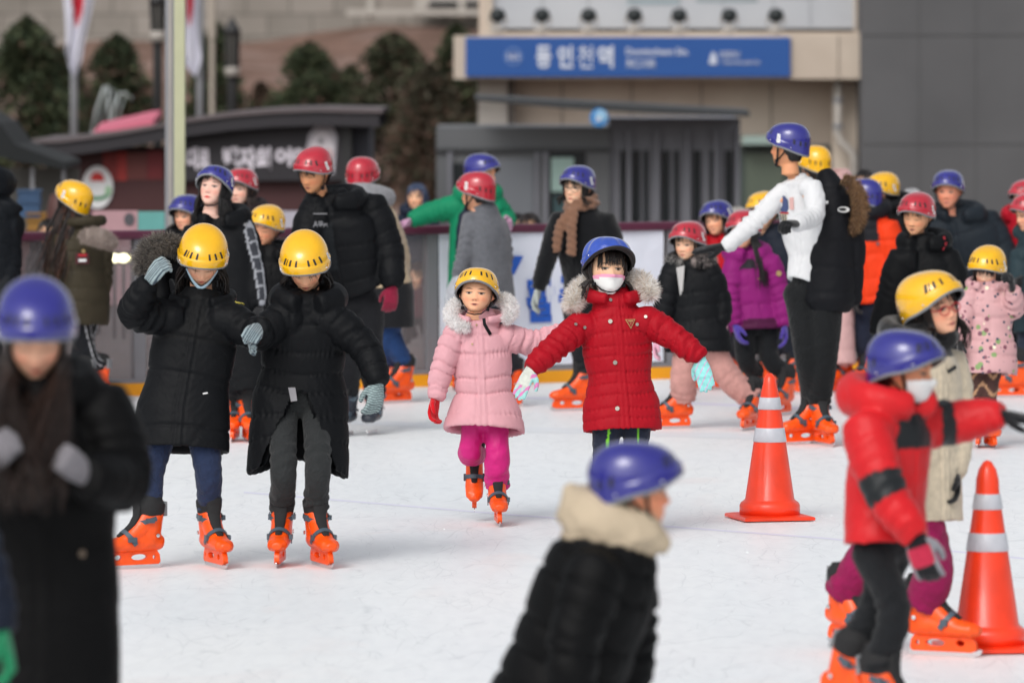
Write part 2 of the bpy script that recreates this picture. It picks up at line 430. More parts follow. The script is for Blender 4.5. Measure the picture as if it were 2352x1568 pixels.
def strap_mesh():
    mb = MB()
    for sx in (-1, 1):
        mb.tube([(sx * .094, -.022, .020), (sx * .087, -.030, -.030), (sx * .072, -.042, -.082), (sx * .040, -.066, -.112), (0, -.074, -.120)], [.006, .006, .0065, .009, .010], 8, flat=.35, ref=(0, 1, 0))
        mb.tube([(sx * .094, .040, .002), (sx * .086, .010, -.040), (sx * .073, -.036, -.080)], .005, 8, flat=.35, ref=(0, 1, 0))
        mb.box((sx * .073 - .008, -.054, -.094), (sx * .073 + .008, -.036, -.076))
    return mb.mesh('chin_strap', M_STRAP, True)
STRAP = strap_mesh()

# ---------------------------------------------------------------- skates
def skate_meshes():
    foot = Chain([((0, .105, .115), .034, .036), ((0, .06, .125), .045, .05), ((0, -.03, .120), .047, .046), ((0, -.10, .110), .049, .036),
                  ((0, -.150, .105), .046, .029), ((0, -.180, .102), .030, .020)], (1, 0, 0), S=24)
    shaft = Chain([((0, .045, .11), .045, .056), ((0, .055, .17), .047, .056), ((0, .058, .22), .051, .060), ((0, .062, .262), .055, .064)], (1, 0, 0), S=24)
    instep = Chain([((0, -.085, .118), .044, .034), ((0, -.035, .145), .046, .040), ((0, .01, .180), .046, .048), ((0, .045, .225), .050, .056)], (1, 0, 0), S=20)
    toe = Chain([((-.030, -.145, .104), .022, .027), ((0, -.158, .104), .030, .029), ((.030, -.145, .104), .022, .027)], (0, 1, 0), S=16)
    boot = skin_of([foot, shaft, instep, toe], .0055, 3, 'boot'); v = mesh_np(boot); v[:, 2] = np.maximum(v[:, 2], .076); set_np(boot, v); boot.materials.append(M_ORANGE)
    ln = Chain([((0, .060, .235), .052, .062), ((0, .060, .275), .059, .068), ((0, .062, .298), .060, .069), ((0, .064, .306), .054, .062)], (1, 0, 0), S=24)
    tg = Chain([((0, -.100, .148), .016, .010), ((0, -.066, .170), .022, .012), ((0, -.034, .196), .026, .014), ((0, -.010, .235), .031, .014), ((0, -.008, .280), .036, .012), ((0, -.014, .312), .036, .010)], (1, 0, 0), S=16)
    liner = skin_of([ln, tg], .005, 2, 'liner'); liner.materials.append(M_LINER)
    def ell(cx, cy, rx, ry, n=20): return [(cx + rx * math.cos(a * 2 * math.pi / n), cy + ry * math.sin(a * 2 * math.pi / n)) for a in range(n)]
    hold = poly_mesh([[(.085, .082), (.100, .060), (.104, .030), (.095, .020), (-.150, .020), (-.172, .030), (-.168, .052), (-.150, .082)],
                      ell(.0, .052, .042, .016), ell(-.105, .053, .020, .014), ell(.075, .05, .010, .012)], .010, .002)
    q = mesh_np(hold); set_np(hold, np.stack([q[:, 2], q[:, 0], q[:, 1]], 1)); hold.name = 'blade_holder'; hold.materials.append(M_ORANGE)
    bl = poly_mesh([[(.112, .022), (.116, .008), (.105, 0), (-.160, 0), (-.185, .008), (-.196, .026), (-.186, .032), (-.165, .022)]], .0018)
    q = mesh_np(bl); set_np(bl, np.stack([q[:, 2], q[:, 0], q[:, 1]], 1)); bl.name = 'blade'; bl.materials.append(M_METAL)
    sb = []
    for (cy, cz, rx, ry, tilt) in ((.055, .226, .056, .070, -.30), (-.040, .118, .052, .066, .95)):
        pts = []
        for a in np.radians(np.linspace(-98, 98, 23)):
            x, y = rx * math.sin(a), -ry * math.cos(a)
            pts.append((x, cy + y * math.cos(tilt), cz + y * math.sin(tilt) * -1 * -1 if False else cz - y * math.sin(tilt)))
        mb = MB(); P = np.array(pts); ctr = np.array([0, cy, cz]); ax = np.array([0, math.sin(tilt), math.cos(tilt)])
        rad = nrm(P - ctr); hw, th = .0105, .0045; vv = []; ff = []
        for p, r_ in zip(P, rad):
            for (s1, s2) in ((-1, 0), (1, 0), (1, 1), (-1, 1)): vv.append(p + ax * hw * s1 + r_ * th * s2)
        for i in range(len(P) - 1):
            for j in range(4): ff.append((i * 4 + j, i * 4 + (j + 1) % 4, i * 4 + 4 + (j + 1) % 4, i * 4 + 4 + j))
        mb.add(vv, ff)
        for i in (3,):
            p = P[i]; mb.box((p[0] - .008, p[1] - .014, p[2] - .013), (p[0] + .006, p[1] + .014, p[2] + .013))
        i = len(P) - 4; p = P[i]; mb.box((p[0] - .004, p[1] - .02, p[2] - .011), (p[0] + .011, p[1] + .02, p[2] + .011))
        sb.append(mb.mesh('buckle_strap', M_BUCKLE))
    rivs = []
    for sx in (-1, 1):
        rv = MB(); rv.lathe([(.0, -.004), (.009, -.003), (.009, .003), (0, .004)], (0, 0, 0), 10)
        rv.v = [(sx * (.049 + z), .075 + x, .150 + y) for x, y, z in rv.v]; rivs.append(('ankle_rivet', rv.mesh('ankle_rivet', M_METAL)))
    hl = MB(); hl.box((-.022, .118, .235), (.022, .134, .300)); heel = hl.mesh('heel_tab', M_GREYF)
    return boot, [('liner', liner), *rivs, ('heel_tab', heel), ('blade_holder', hold), ('blade', bl), ('buckle_strap', sb[0]), ('buckle_strap', sb[1])]
SKATE = skate_meshes()
_bd = SKATE[0].copy(); _bd.materials[0] = M_BOOTDK; _hd = SKATE[1][1][1].copy(); _hd.materials[0] = M_BOOTDK
SKATE_DK = (_bd, [(n, _hd if n == 'blade_holder' else m) for n, m in SKATE[1]])

# ---------------------------------------------------------------- hands in gloves
HANDS = {}
def hand_mesh(pose, mirror, fine):
    key = (pose, mirror, fine)
    if key in HANDS: return HANDS[key]
    curl, spread, thumb = {'relaxed': (1.25, .03, .3), 'open': (.35, .10, .0), 'fist': (4.2, .0, 1.0), 'flat': (.18, .03, .2), 'grip': (2.5, .0, .7), 'mitt': (1.5, 0, .4)}[pose]
    ch = [Chain([((-.045, 0, 0), .031, .026), ((0, 0, 0), .030, .021), ((.045, 0, 0), .041, .019), ((.085, 0, 0), .043, .015)], (0, 1, 0), S=16)]
    for by, ln, sp in ((.031, .070, 1.4), (.0105, .078, .4), (-.010, .072, -.5), (-.030, .057, -1.5)):
        p = np.array([.080, by, -.001]); a = .12 * curl; sy = spread * sp; nodes = [(p - np.array([.02, 0, 0]), .0105, .0105), (p, .0112, .0112)]
        for seg, fr, r_ in ((.45, .38, .0108), (.30, .36, .0102), (.25, .26, .0088)):
            a += curl * fr * .5; d = np.array([math.cos(a) * math.cos(sy), math.cos(a) * math.sin(sy), -math.sin(a)])
            p = p + d * ln * seg; nodes.append((p, r_, r_)); a += curl * fr * .5
        ch.append(Chain(nodes, (0, 1, .001), S=10))
    p = np.array([.018, .026, -.006]); nodes = [(p, .014, .014)]; d = nrm(np.array([.62, .72 - .5 * thumb, -.25 - .45 * thumb]))
    for seg, r_ in ((.030, .0135), (.028, .0122), (.024, .010)):
        p = p + d * seg; nodes.append((p, r_, r_)); d = nrm(d + np.array([.22, -.20 - .5 * thumb, -.12 * thumb]))
    ch.append(Chain(nodes, (0, 0, 1), S=10))
    me = skin_of(ch, .0042 if fine else .006, 3, 'glove')
    if mirror:
        v = mesh_np(me); v[:, 1] *= -1; set_np(me, v); me.flip_normals()
    HANDS[key] = me; return me

# ---------------------------------------------------------------- persons
def rotz(a): return Matrix.Rotation(R(a), 3, 'Z')
def frame(x, z_hint):
    x = nrm(A3(x)); z = A3(z_hint); z = nrm(z - x * (z @ x)); y = np.cross(z, x); return np.stack([x, y, z], 1)
def mat4(R3, loc, s=1.0):
    M = Matrix.Identity(4)
    for i in range(3):
        for j in range(3): M[i][j] = float(R3[i][j]) * s
        M[i][3] = float(loc[i])
    return M
CNT = 0
def person(label, base, k, top, neck, pel, A, B, LA, LB, hy=0, hp=0, hr=0, by=0, hs=None, hh=1.0, helmet='y',
           child=.5, eyes='open', mouth='shut', skin='e2ab88', lips='b9605c', brow=.8,
           coat=None, pants=None, gloves=('2a2a2c', 'relaxed'), hair=None, fine=False, skate=SKATE, ground=0.0, hup=0.0, wide=1.0, group='skaters on the ice rink', strap=True):
    global CNT; CNT += 1; seed = CNT * 17
    rnd = random.Random(seed)
    Y = depth(base) if base > 0 else -base
    def W(p): return V(p[0], p[1], Y + (p[2] if len(p) > 2 else 0))
    N, Pp = W(neck), W(pel)
    loc = Vector((Pp.x, Pp.y, ground)); root = empty('person', loc); tag(root, label, 'person', group); L0 = A3(loc)
    hs = hs or (.86 + .14 * min(1, max(0, (k - .6) / .4)))
    Rb = rotz(by); lat = Rb @ Vector((1, 0, 0)); fwd = Rb @ Vector((0, -1, 0)); u = (N - Pp).normalized()
    Rh = (Matrix.Rotation(R(hy), 3, 'Z') @ Matrix.Rotation(R(hr), 3, 'Y') @ Matrix.Rotation(R(hp), 3, 'X'))
    # helmet top in the picture -> head centre
    tp = W(top); upv = Rh @ Vector((0, 0, 1)); bk = Rh @ Vector((0, 1, 0))
    topz = max((Rh @ Vector((.109 * math.sin(t) * math.sin(s_) , -.134 * math.sin(t) * math.cos(s_), .030 + .107 * math.cos(t) ** .92 ))).z for t in np.linspace(0, 1.5, 16) for s_ in np.linspace(-3.1, 3.1, 24)) * hh + hup
    hc_off = Rh @ Vector((0, 0, .06)) ; HC = Vector((tp.x - hc_off.x * hh, tp.y - hc_off.y * hh, tp.z - topz))
    Mh = Matrix.Translation(HC - loc) @ Rh.to_4x4()
    # ---- body: head, neck, trunk in one surface, limbs in the same mesh
    G, col = make_head(child, eyes, mouth, skin, lips, brow, wide)
    Gw = G.reshape(-1, 3) * hs
    Rm = np.array(Rh); Pv = Gw @ Rm.T + A3(HC)
    ring = [Pv]; cols = [col.reshape(-1, 3)]; skc = np.minimum(np.array(c(skin)) * np.array([1.18, 1.20, 1.22]), .85)
    ph = HPH[0]; la, fa = A3(lat), A3(fwd); nrows = NR
    neckb, chest, waist = A3(N), A3(N + (Pp - N) * .35), A3(N + (Pp - N) * .7)
    for ctr, a, b in ((neckb, .055 * k, .058 * k), (neckb + (A3(Pp) - neckb) * .12, .085 * k, .068 * k), (chest, .11 * k, .08 * k), (waist, .10 * k, .07 * k), (A3(Pp), .11 * k, .08 * k), (A3(Pp) - A3(u) * .06 * k, .08 * k, .06 * k)):
        ring.append(ctr + a * np.sin(ph)[:, None] * la + b * np.cos(ph)[:, None] * fa); cols.append(np.tile(skc, (NS, 1))); nrows += 1
    bv = np.vstack(ring); bc = np.vstack(cols); bf = grid_faces(nrows, NS)
    # joints
    cw = coat['cw'] if coat else .17 * k
    def sh(sg): return N + lat * sg * (cw * .80) - u * (N - Pp).length * .15
    arms = []
    for pts, sg in ((A, -1), (B, 1)):
        if len(pts) == 3: S_, E_, W_ = [W(p) for p in pts]
        else: S_ = sh(sg); E_, W_ = [W(p) for p in pts]
        arms.append((S_, E_, W_, sg))
    legs = []
    for lp, sg in ((LA, -1), (LB, 1)):
        kn, ft = lp; fx, fdd, fyaw = ft[:3]; lift = ft[3] if len(ft) > 3 else 0; fp = ft[4] if len(ft) > 4 else 0; fr = ft[5] if len(ft) > 5 else 0
        Yf = Y + fdd; fpos = Vector(((fx - CX) / F * Yf, Yf, ground + lift))
        Rf = Matrix.Rotation(R(fyaw), 3, 'Z') @ Matrix.Rotation(R(fr), 3, 'Y') @ Matrix.Rotation(R(fp), 3, 'X')
        ks = .80 + .2 * min(1.15, k)
        ank = fpos + Rf @ Vector((0, .052, .16)) * ks; cuff = fpos + Rf @ Vector((0, .060, .19 if pants and pants.get('ankle', 1) > 1.15 else .262)) * ks
        hip = Pp + lat * sg * .085 * k - u * .04 * k
        legs.append((hip, W(kn), cuff, ank, fpos, Rf, ks))
    xb = []; o = len(bv)
    for (S_, E_, W_, sg) in arms: xb.append(tube_np(bendpath(S_ - lat * sg * .05 * k, E_, W_), np.linspace(.034, .022, 10) * k, 8))
    for lg in legs: xb.append(tube_np(bendpath(lg[0], lg[1], lg[2]), np.linspace(.052, .026, 10) * k, 8))
    for v_, f_ in xb:
        bf += [tuple(i + o for i in q) for q in f_]; bv = np.vstack([bv, v_]); bc = np.vstack([bc, np.tile(skc, (len(v_), 1))]); o += len(v_)
    link('body', make_mesh('body', bv - L0, bf, M_SKIN, True, bc), root)
    info = dict(root=root, loc=L0, Y=Y, HC=HC, Rh=Rh, Mh=Mh, G=G, hs=hs, N=N, P=Pp, lat=lat, u=u, fwd=fwd, k=k, arms=arms, legs=legs)
    # ---- helmet
    if helmet:
        sm, subs = HM[helmet]
        ho = link('helmet', sm, root, Mh @ Matrix.Translation((0, 0, hup)) @ Matrix.Scale(hh, 4))
        for nme, me in subs: link(nme, me, ho)
        if strap: link('chin_strap', STRAP, ho, Matrix.Scale(hs / hh * (1 - .06 * child), 4))
    if hair: make_hair(info, rnd, **hair)
    if coat: make_coat(info, seed, fine, **coat)
    if pants: make_pants(info, seed, fine, **pants)
    # ---- gloves
    if gloves:
        gl = gloves if isinstance(gloves, list) else [gloves, gloves]
        for gi, ((S_, E_, W_, sg), g) in enumerate(zip(arms, gl)):
            if not g: continue
            gc, pose = g[0], g[1]; d = A3(W_ - E_) if len(g) < 3 or g[2] is None else A3(g[2])
            outw = A3(lat) * sg if len(g) < 4 or g[3] is None else A3(g[3])
            me = hand_mesh(pose, sg > 0, fine).copy(); hv = mesh_np(me)
            cc = np.tile(np.array(c(gc)), (len(hv), 1))
            if len(g) > 4 and g[4]: cc = g[4](hv, cc)
            set_cols(me, cc); me.materials.append((g[5] if len(g) > 5 else None) or M_WOOL)
            gs = (.72 + .34 * k) if len(g) < 7 else g[6]
            Fr = frame(d, outw); ph_ = A3(W_) + nrm(d) * .02 * k
            link('glove', me, root, mat4(Fr, ph_ - L0, gs))
    # ---- skates
    if skate:
        bm_, subs = skate
        for lg in legs:
            so = link('skate', bm_, root, mat4(np.array(lg[5]), A3(lg[4]) - L0, lg[6]))
            for nme, me in subs: link(nme, me, so)
    return info

def make_coat(I, seed, fine, col='1a1c20', cw=.2, hw=None, hem=None, dr=.68, ww=.97, pitch=0, amp=.008, zone=None, hood=0, collar=1.0, fleece=0, seams=(), extra=None, hemcurve=0,
              sl=1.0, mat_=None, wr=.004, arm_pitch=None, notch=None, voxel=None, name='coat', cuff=True, fold=.005, coll_h=.05, hip=.6):
    N, Pp, u, lat, fwd, k = I['N'], I['P'], I['u'], I['lat'], I['fwd'], I['k']
    hw = hw or cw; Hm = V(hem[0], hem[1], I['Y'] + (hem[2] if len(hem) > 2 else 0)) if hem else Pp - u * .05 * k
    L = (N - Pp).length
    pts = []
    def at(f): return N + (Pp - N) * f
    pts.append((N + u * coll_h * k, (.26 * cw + .035) * collar, (.26 * cw + .03) * collar)); pts.append((N, .36 * cw + .035, .36 * cw + .03))
    for f, w_, d_ in ((.07, .66, .80), (.17, .93, .92), (.30, 1.0, 1.0), (.5, 1.0, 1.0), (.75, ww, 1.0)):
        pts.append((at(f), cw * w_, cw * dr * d_))
    short = (Hm - Pp).dot(-u) < .07 * k
    wp = cw * (1 - hip) + hw * hip
    if not short: pts += [(Pp, wp, wp * dr * 1.02), (Pp + (Hm - Pp) * .5, (wp + hw) / 2, (wp + hw) / 2 * dr)]
    pts.append((Hm, hw, hw * dr))
    depth_h = .42 if notch else .10
    dirn = (pts[-2][0] - Hm).normalized()
    ex = [(Hm + dirn * .012, max(.04, hw - .028), max(.03, hw * dr - .028)), (Hm + dirn * depth_h, max(.04, hw - .05), max(.03, hw * dr - .05))]
    torso = Chain(pts, lat, fwd, S=40, extra=ex)
    ch = [torso]
    ru, re, rw = [x * sl for x in (.42 * cw + .005, .36 * cw + .005, .29 * cw + .006)]
    for (S_, E_, W_, sg) in I['arms']:
        p0 = S_ - lat * sg * cw * .35
        path = bendpath(S_, E_, W_); path = [A3(p0)] + path
        dl = Vector(nrm(A3(W_ - E_)))
        ch.append(taper(path, [ru * .9, ru, ru * .97, re, re * .97, rw * 1.05, rw], fwd, S=20))
    if hood:
        pn = []
        for a in np.radians(np.linspace(-150, 150, 15) if hood < 2 else np.linspace(-165, 165, 17)):
            rr = (.36 * cw + .055) * (1.05 if abs(a) < 2 else .95); bb = .5 + .5 * math.cos(a)
            p = N + u * (.015 + .035 * bb) * k + (lat * math.sin(a) * rr) - fwd * (math.cos(a) * (rr + .035 * bb))
            pn.append((p, (.040 + .026 * bb) * hood_s(hood) * (.55 + .45 * k), (.034 + .018 * bb) * hood_s(hood) * (.55 + .45 * k)))
        ch.append(Chain(pn, u, S=16))
    if extra:
        for nodes_ in extra: ch.append(Chain([(V(x, y, I['Y'] + dd), a_, b_) for x, y, dd, a_, b_ in nodes_], (0, 1, .01), S=18))
    vx = voxel or (.0075 if fine else .0105)
    me = skin_of(ch, vx, 4 if fine else 3, name)
    P = mesh_np(me); pid, t, ang = chain_params(P, ch); Nn = normals_np(me)
    d = wr * wnoise(P - I['loc'], 13, seed) * .8
    nz = wnoise(P - I['loc'], 6, seed + 5); tn = t + .004 * np.sin(ang * 3 + seed) + .004 * nz
    if pitch:
        ap = arm_pitch or pitch * .85
        pp = np.where(pid == 0, pitch, ap); body = pid <= 2
        tq = tn + .16 * pp * np.sin(2 * math.pi * tn / (pp * 2.7) + seed); s_ = np.abs(np.sin(math.pi * tq / pp)); d += np.where(body, .0024 * np.sin(ang * 38 + 3 * nz + seed) * np.exp(-(s_ / .45) ** 2), 0); d += np.where(body, amp * (np.minimum(s_ * 2.2, 1.15 * s_ ** .25) ** .7 - .7), 0)
    if fleece: d += np.where(pid >= 3, fleece * (wnoise(P - I['loc'], 22, seed + 9) + .5 * wnoise(P - I['loc'], 60, seed + 10)), 0)
    # sleeve folds round the elbow, gathered cuffs
    for ai in (1, 2):
        m = pid == ai; tl = ch[ai].t[-1]; te = tl * .52
        ph = 2 * math.pi * tn / .052 + 2.2 * np.sin(ang + seed + ai) + 2.6 * nz
        d += np.where(m, fold * np.sin(ph) * np.clip(.55 + .8 * np.roll(nz, 7), 0, 1.3) * (np.exp(-((t - te) / .11) ** 2) + .6 * np.exp(-((t - tl) / .08) ** 2)), 0)
        if cuff: d -= np.where(m, .010 * k * np.exp(-((t - tl + .01) / .018) ** 2), 0)
    if not notch:   # zip placket
        pl = (pid == 0) & (np.abs(ang) < .5) & (t > .03)
        x = np.abs(ang) * cw
        d = np.where(pl & (x < .03), d * .35 + .003, d); d -= np.where(pl, .005 * np.exp(-((x - .032) / .006) ** 2) + .004 * np.exp(-(x / .005) ** 2), 0)
    tm = torso.t[-1]
    for sf_ in seams: d -= np.where(pid == 0, .007 * np.exp(-((t - sf_ * tm) / .008) ** 2), 0)
    P2 = P + Nn * d[:, None]
    if hemcurve: P2[:, 2] -= np.where(pid == 0, hemcurve * np.clip((t / tm - .62) / .38, 0, 1) ** 2 * np.sin(ang) ** 2, 0)
    base_ = np.array(c(col)); base_ = base_ * (.55 if base_.max() < .02 else .92)
    cl = np.tile(base_, (len(P), 1))
    env = dict(pid=pid, t=t, ang=ang, P=P - I['loc'], tm=tm, ch=ch, k=k, cw=cw, seed=seed, tl=[ch[1].t[-1], ch[2].t[-1]], I=I)
    if zone: cl = zone(env, cl)
    set_np(me, P2 - I['loc']); set_cols(me, cl); me.materials.append(mat_ or M_NYLON)
    if notch:
        tst, wmax = notch; f0 = (t - tst * tm) / (tm * (1 - tst)); kill = (pid == 0) & (f0 > 0) & (np.abs(ang) < wmax * np.clip(f0, 0, 1))
        import bmesh
        b = bmesh.new(); b.from_mesh(me); b.verts.ensure_lookup_table()
        bmesh.ops.delete(b, geom=[b.verts[i] for i in np.nonzero(kill)[0]], context='VERTS'); b.to_mesh(me); b.free()
    o = link(name, me, I['root'])
    I['coat'] = o; I['cP'] = P2; I['cN'] = Nn; I['cpid'] = pid; I['ct'] = t; I['cang'] = ang; I['torso'] = torso; I['chs'] = ch
    return o
def hood_s(h): return 1.0 if h == 1 else 1.25 if h == 2 else h
def make_pants(I, seed, fine, col='1a1c20', thigh=1.0, knee=1.0, ankle=1.0, zone=None, mat_=None, wr=.004, name='trousers', gather=.004, pelv=1.0):
    k = I['k']; Pp, u, lat, fwd = I['P'], I['u'], I['lat'], I['fwd']
    ch = [Chain([(Pp + u * .17 * k, .095 * k, .07 * k), (Pp + u * .09 * k, .125 * k, .092 * k), (Pp, .15 * k * pelv, .112 * k), (Pp - u * .06 * k, .13 * k * pelv, .10 * k)], lat, fwd, S=24)]
    for (hip, kn, cuff, ank, fpos, Rf, ks) in I['legs']:
        ch.append(taper(bendpath(hip, kn, cuff), [.092 * k * thigh, .084 * k * thigh, .074 * k * knee, .068 * k * (knee + ankle) / 2, .062 * k * ankle], fwd, S=20, **(dict(extra=[(cuff + (kn - cuff).normalized() * .012, .062 * k * ankle - .014, .062 * k * ankle - .014), (cuff + (kn - cuff).normalized() * .09, .062 * k * ankle - .022, .062 * k * ankle - .022)]) if ankle > 1.15 else {})))
    me = skin_of(ch, .0075 if fine else .010, 3, name); P = mesh_np(me); pid, t, ang = chain_params(P, ch); Nn = normals_np(me)
    d = wr * wnoise(P - I['loc'], 12, seed + 3)
    for ai in (1, 2):
        tl = ch[ai].t[-1]; m = pid == ai
        ph = 2 * math.pi * t / .055 + 2.2 * np.sin(ang + seed) + 2.5 * wnoise(P - I['loc'], 7, seed + 8)
        d += np.where(m, gather * np.sin(ph) * (np.exp(-((t - tl) / .08) ** 2) + .5 * np.exp(-((t - tl * .5) / .06) ** 2)), 0)
    cl = np.tile(np.array(c(col)), (len(P), 1))
    if zone: cl = zone(dict(pid=pid, t=t, ang=ang, P=P - I['loc'], ch=ch, k=k, seed=seed, tl=[ch[1].t[-1], ch[2].t[-1]]), cl)
    set_np(me, P + Nn * d[:, None] - I['loc']); set_cols(me, cl); me.materials.append(mat_ or M_DENIM)
    I['pants'] = link(name, me, I['root'])

# ---------------------------------------------------------------- hair, fur, small things on clothes
def strands(paths, rad, cols, flat=.5):
    v = []; f = []; cc = []; n = 4
    for p, r_, cl in zip(paths, rad, cols):
        m = len(p); tv, tf = tube_np(p, np.linspace(1, .25, m) * r_, n, flat); o = len(v)
        v += tv.tolist(); f += [tuple(i + o for i in q) for q in tf]; cc += [cl] * len(tv)
    return v, f, cc
def make_hair(I, rnd, col='1b1412', cap=True, fringe=0, long=0, drift=(0, 0), back=.07, spread=1.15, side=1.0, wisps=0, tip=None, fz=.022, n=150, blunt=0, inward=0, thin=1.0):
    Rm = np.array(I['Rh']); hs = I['hs']; HC = A3(I['HC']); G = I['G']; vs = []; fs = []; cs = []; b = np.array(c(col)); tipc = np.array(c(tip)) if tip else b
    ph = HPH; Z = HG[:, :, 2]
    if cap:
        aph = np.abs(ph); hl = np.where(aph < .75, .062, np.where(aph < 1.5, .062 - (aph - .75) / .75 * .07, -.010 - (aph - 1.5) / .6 * (back)))
        hl = np.maximum(hl, -back); mask = Z > hl
        off = nrm(G - np.array([0, 0.0, .0])) * (.011 + .004 * np.sin(ph * 23)[:, :, None])
        Gc = (G + off).reshape(-1, 3) * hs; v = Gc @ Rm.T + HC
        f = grid_faces(NR, NS, mask); used = sorted({i for q in f for i in q}); mp = {i: j for j, i in enumerate(used)}
        vs += v[used].tolist(); fs += [tuple(mp[i] for i in q) for q in f]; cs += [b.tolist()] * len(used)
    paths, rads, cols = [], [], []
    def surf(p_, z_):   # point on the head surface at angle p_, height z_
        j = np.abs(HG[:, np.abs(((HPH[0] - p_ + math.pi) % (2 * math.pi)) - math.pi).argmin(), 2] - z_)[:80].argmin(); i = np.abs(((HPH[0] - p_ + math.pi) % (2 * math.pi)) - math.pi).argmin()
        return G[j, i]
    def toW(p): return (np.asarray(p) * hs) @ Rm.T + HC
    for q in range(fringe):
        a = rnd.uniform(-.82, .82); z1 = fz + rnd.uniform(-.010, .012) - .018 * (abs(a) > .6); P_ = []
        a2 = a + rnd.uniform(-.10, .10)
        for z in np.linspace(.078, z1, 5):
            w = (.078 - z) / (.078 - z1); s_ = surf(a + (a2 - a) * w, z); P_.append(toW(s_ * (1 + .09) + np.array([0, -.004, 0])))
        paths.append(P_); rads.append(rnd.uniform(.0028, .0045)); cols.append((b * rnd.uniform(.7, 1.5)).tolist())
    for q in range(wisps):
        a = rnd.choice((-1, 1)) * rnd.uniform(.15, .7); P_ = []
        for z in np.linspace(.07, rnd.uniform(-.03, .01), 7):
            w = (.07 - z) / .08; s_ = surf(a * (1 + w * .9), z); P_.append(toW(s_ * 1.07 + np.array([0, -.004, 0])))
        paths.append(P_); rads.append(rnd.uniform(.0016, .0028)); cols.append(b.tolist())
    if long:
        for q in range(n):
            sg = rnd.choice((-1, 1)); a = sg * rnd.uniform(side, 3.1); P_ = []
            for z in (.05, .02, -.015, -.05): P_.append(toW(surf(a, z) * (1.09 + rnd.uniform(0, .07))))
            L_ = long * (rnd.uniform(.75, 1.05) if not blunt else rnd.uniform(.95, 1.03)); p = P_[-1]; ou = nrm(p - HC - np.array([0, 0, (p - HC)[2]]))
            dx = np.array([drift[0] * rnd.uniform(.5, 1.3), drift[1] * rnd.uniform(.5, 1.3), 0]); dx[0] -= sg * inward * rnd.random(); wob = rnd.uniform(0, 6)
            for s_ in np.linspace(.15, 1, 7):
                P_.append(p + ou * .035 * math.sin(min(1, s_ * 2) * 1.5) * spread + dx * s_ + np.array([.008 * math.sin(wob + s_ * 5), .008 * math.cos(wob + s_ * 4), -L_ * s_]))
            paths.append(P_); rads.append(rnd.uniform(.004, .008) * thin); cols.append((b * rnd.uniform(.7, 1.4) if rnd.random() > .4 or not tip else tipc * rnd.uniform(.7, 1.3)).tolist())
    v, f, cc = strands(paths, rads, cols); o = len(vs); vs += v; fs += [tuple(i + o for i in q) for q in f]; cs += cc
    link('hair', make_mesh('hair', np.array(vs) - I['loc'], fs, M_HAIR, True, np.array(cs)), I['root'])
def fur(I, path, rad, n, length, cols, seed=1, name='fur_trim', droop=.25):
    """pile of short tapering strands round a tube that follows path (world points)"""
    rnd = np.random.default_rng(seed); n = int(n * 1.6); P = np.array([A3(p) for p in path]); m = len(P)
    rr = np.broadcast_to(np.asarray(rad, float), (m,)) * np.clip(np.sin(math.pi * (np.arange(m) + .15) / (m - .7)), .05, 1) ** .5
    cv, cf = tube_np(P, rr * .92, 12); vs = cv.tolist(); fs = [tuple(q) for q in cf]; cl = [np.array(c(cols[0])).tolist()] * len(cv)
    s = rnd.uniform(0, m - 1.001, n); i = s.astype(int); w = (s - i)[:, None]
    ctr = P[i] * (1 - w) + P[i + 1] * w; rd = (rr[i] * (1 - w[:, 0]) + rr[i + 1] * w[:, 0])[:, None]; T = nrm(P[i + 1] - P[i])
    D = nrm(rnd.normal(size=(n, 3))); D = nrm(D - (D * T).sum(1, keepdims=True) * T)
    root = ctr + D * rd * .7; dirv = nrm(D + .55 * rnd.normal(size=(n, 3)) * .6 + np.array([0, 0, -droop]))
    ln = (length * rnd.uniform(.6, 1.3, n))[:, None]; mid = root + dirv * ln * .55; tipv = root + dirv * ln + np.array([0, 0, -droop]) * ln * .4
    sd = nrm(np.cross(dirv, rnd.normal(size=(n, 3)))) * rnd.uniform(.0009, .0020, n)[:, None]
    o = len(vs); V_ = np.stack([root - sd, root + sd, mid + sd * .7, mid - sd * .7, tipv], 1).reshape(-1, 3)
    vs += V_.tolist(); pal = [np.array(c(x)) for x in cols]
    for q in range(n):
        a = o + q * 5; fs += [(a, a + 1, a + 2, a + 3), (a + 3, a + 2, a + 4)]
        cc = pal[int(rnd.integers(len(pal)))] * rnd.uniform(.8, 1.15); cl += [np.minimum(cc, 1).tolist()] * 5
    return link(name, make_mesh(name, np.array(vs) - I['loc'], fs, M_FUR, False, np.array(cl)), I['root'])
def hood_arc(I, r=.12, up=.03, back=.06, a0=-140, a1=140, n=15, tilt=0.0):
    N, u, lat, fwd, k = I['N'], I['u'], I['lat'], I['fwd'], I['k']; out = []
    for a in np.radians(np.linspace(a0, a1, n)):
        bb = .5 + .5 * math.cos(a)
        out.append(N + u * (up + tilt * bb) + lat * math.sin(a) * r - fwd * (math.cos(a) * r + back * bb))
    return out
def on_coat(I, vx, vy, front=True):
    P, Nn = I['cP'], I['cN']; X = CX + P[:, 0] / P[:, 1] * F; Yv = Y0 - (P[:, 2] - H) / P[:, 1] * F
    d = (X - vx) ** 2 + (Yv - vy) ** 2 + np.where(Nn[:, 1] < -.1, 0, 1e6) + P[:, 1] * 30
    i = d.argmin(); s = P[i, 1] / F
    p = np.array([(vx - CX) * s, P[i, 1], H - (vy - Y0) * s]); return p, Nn[i]
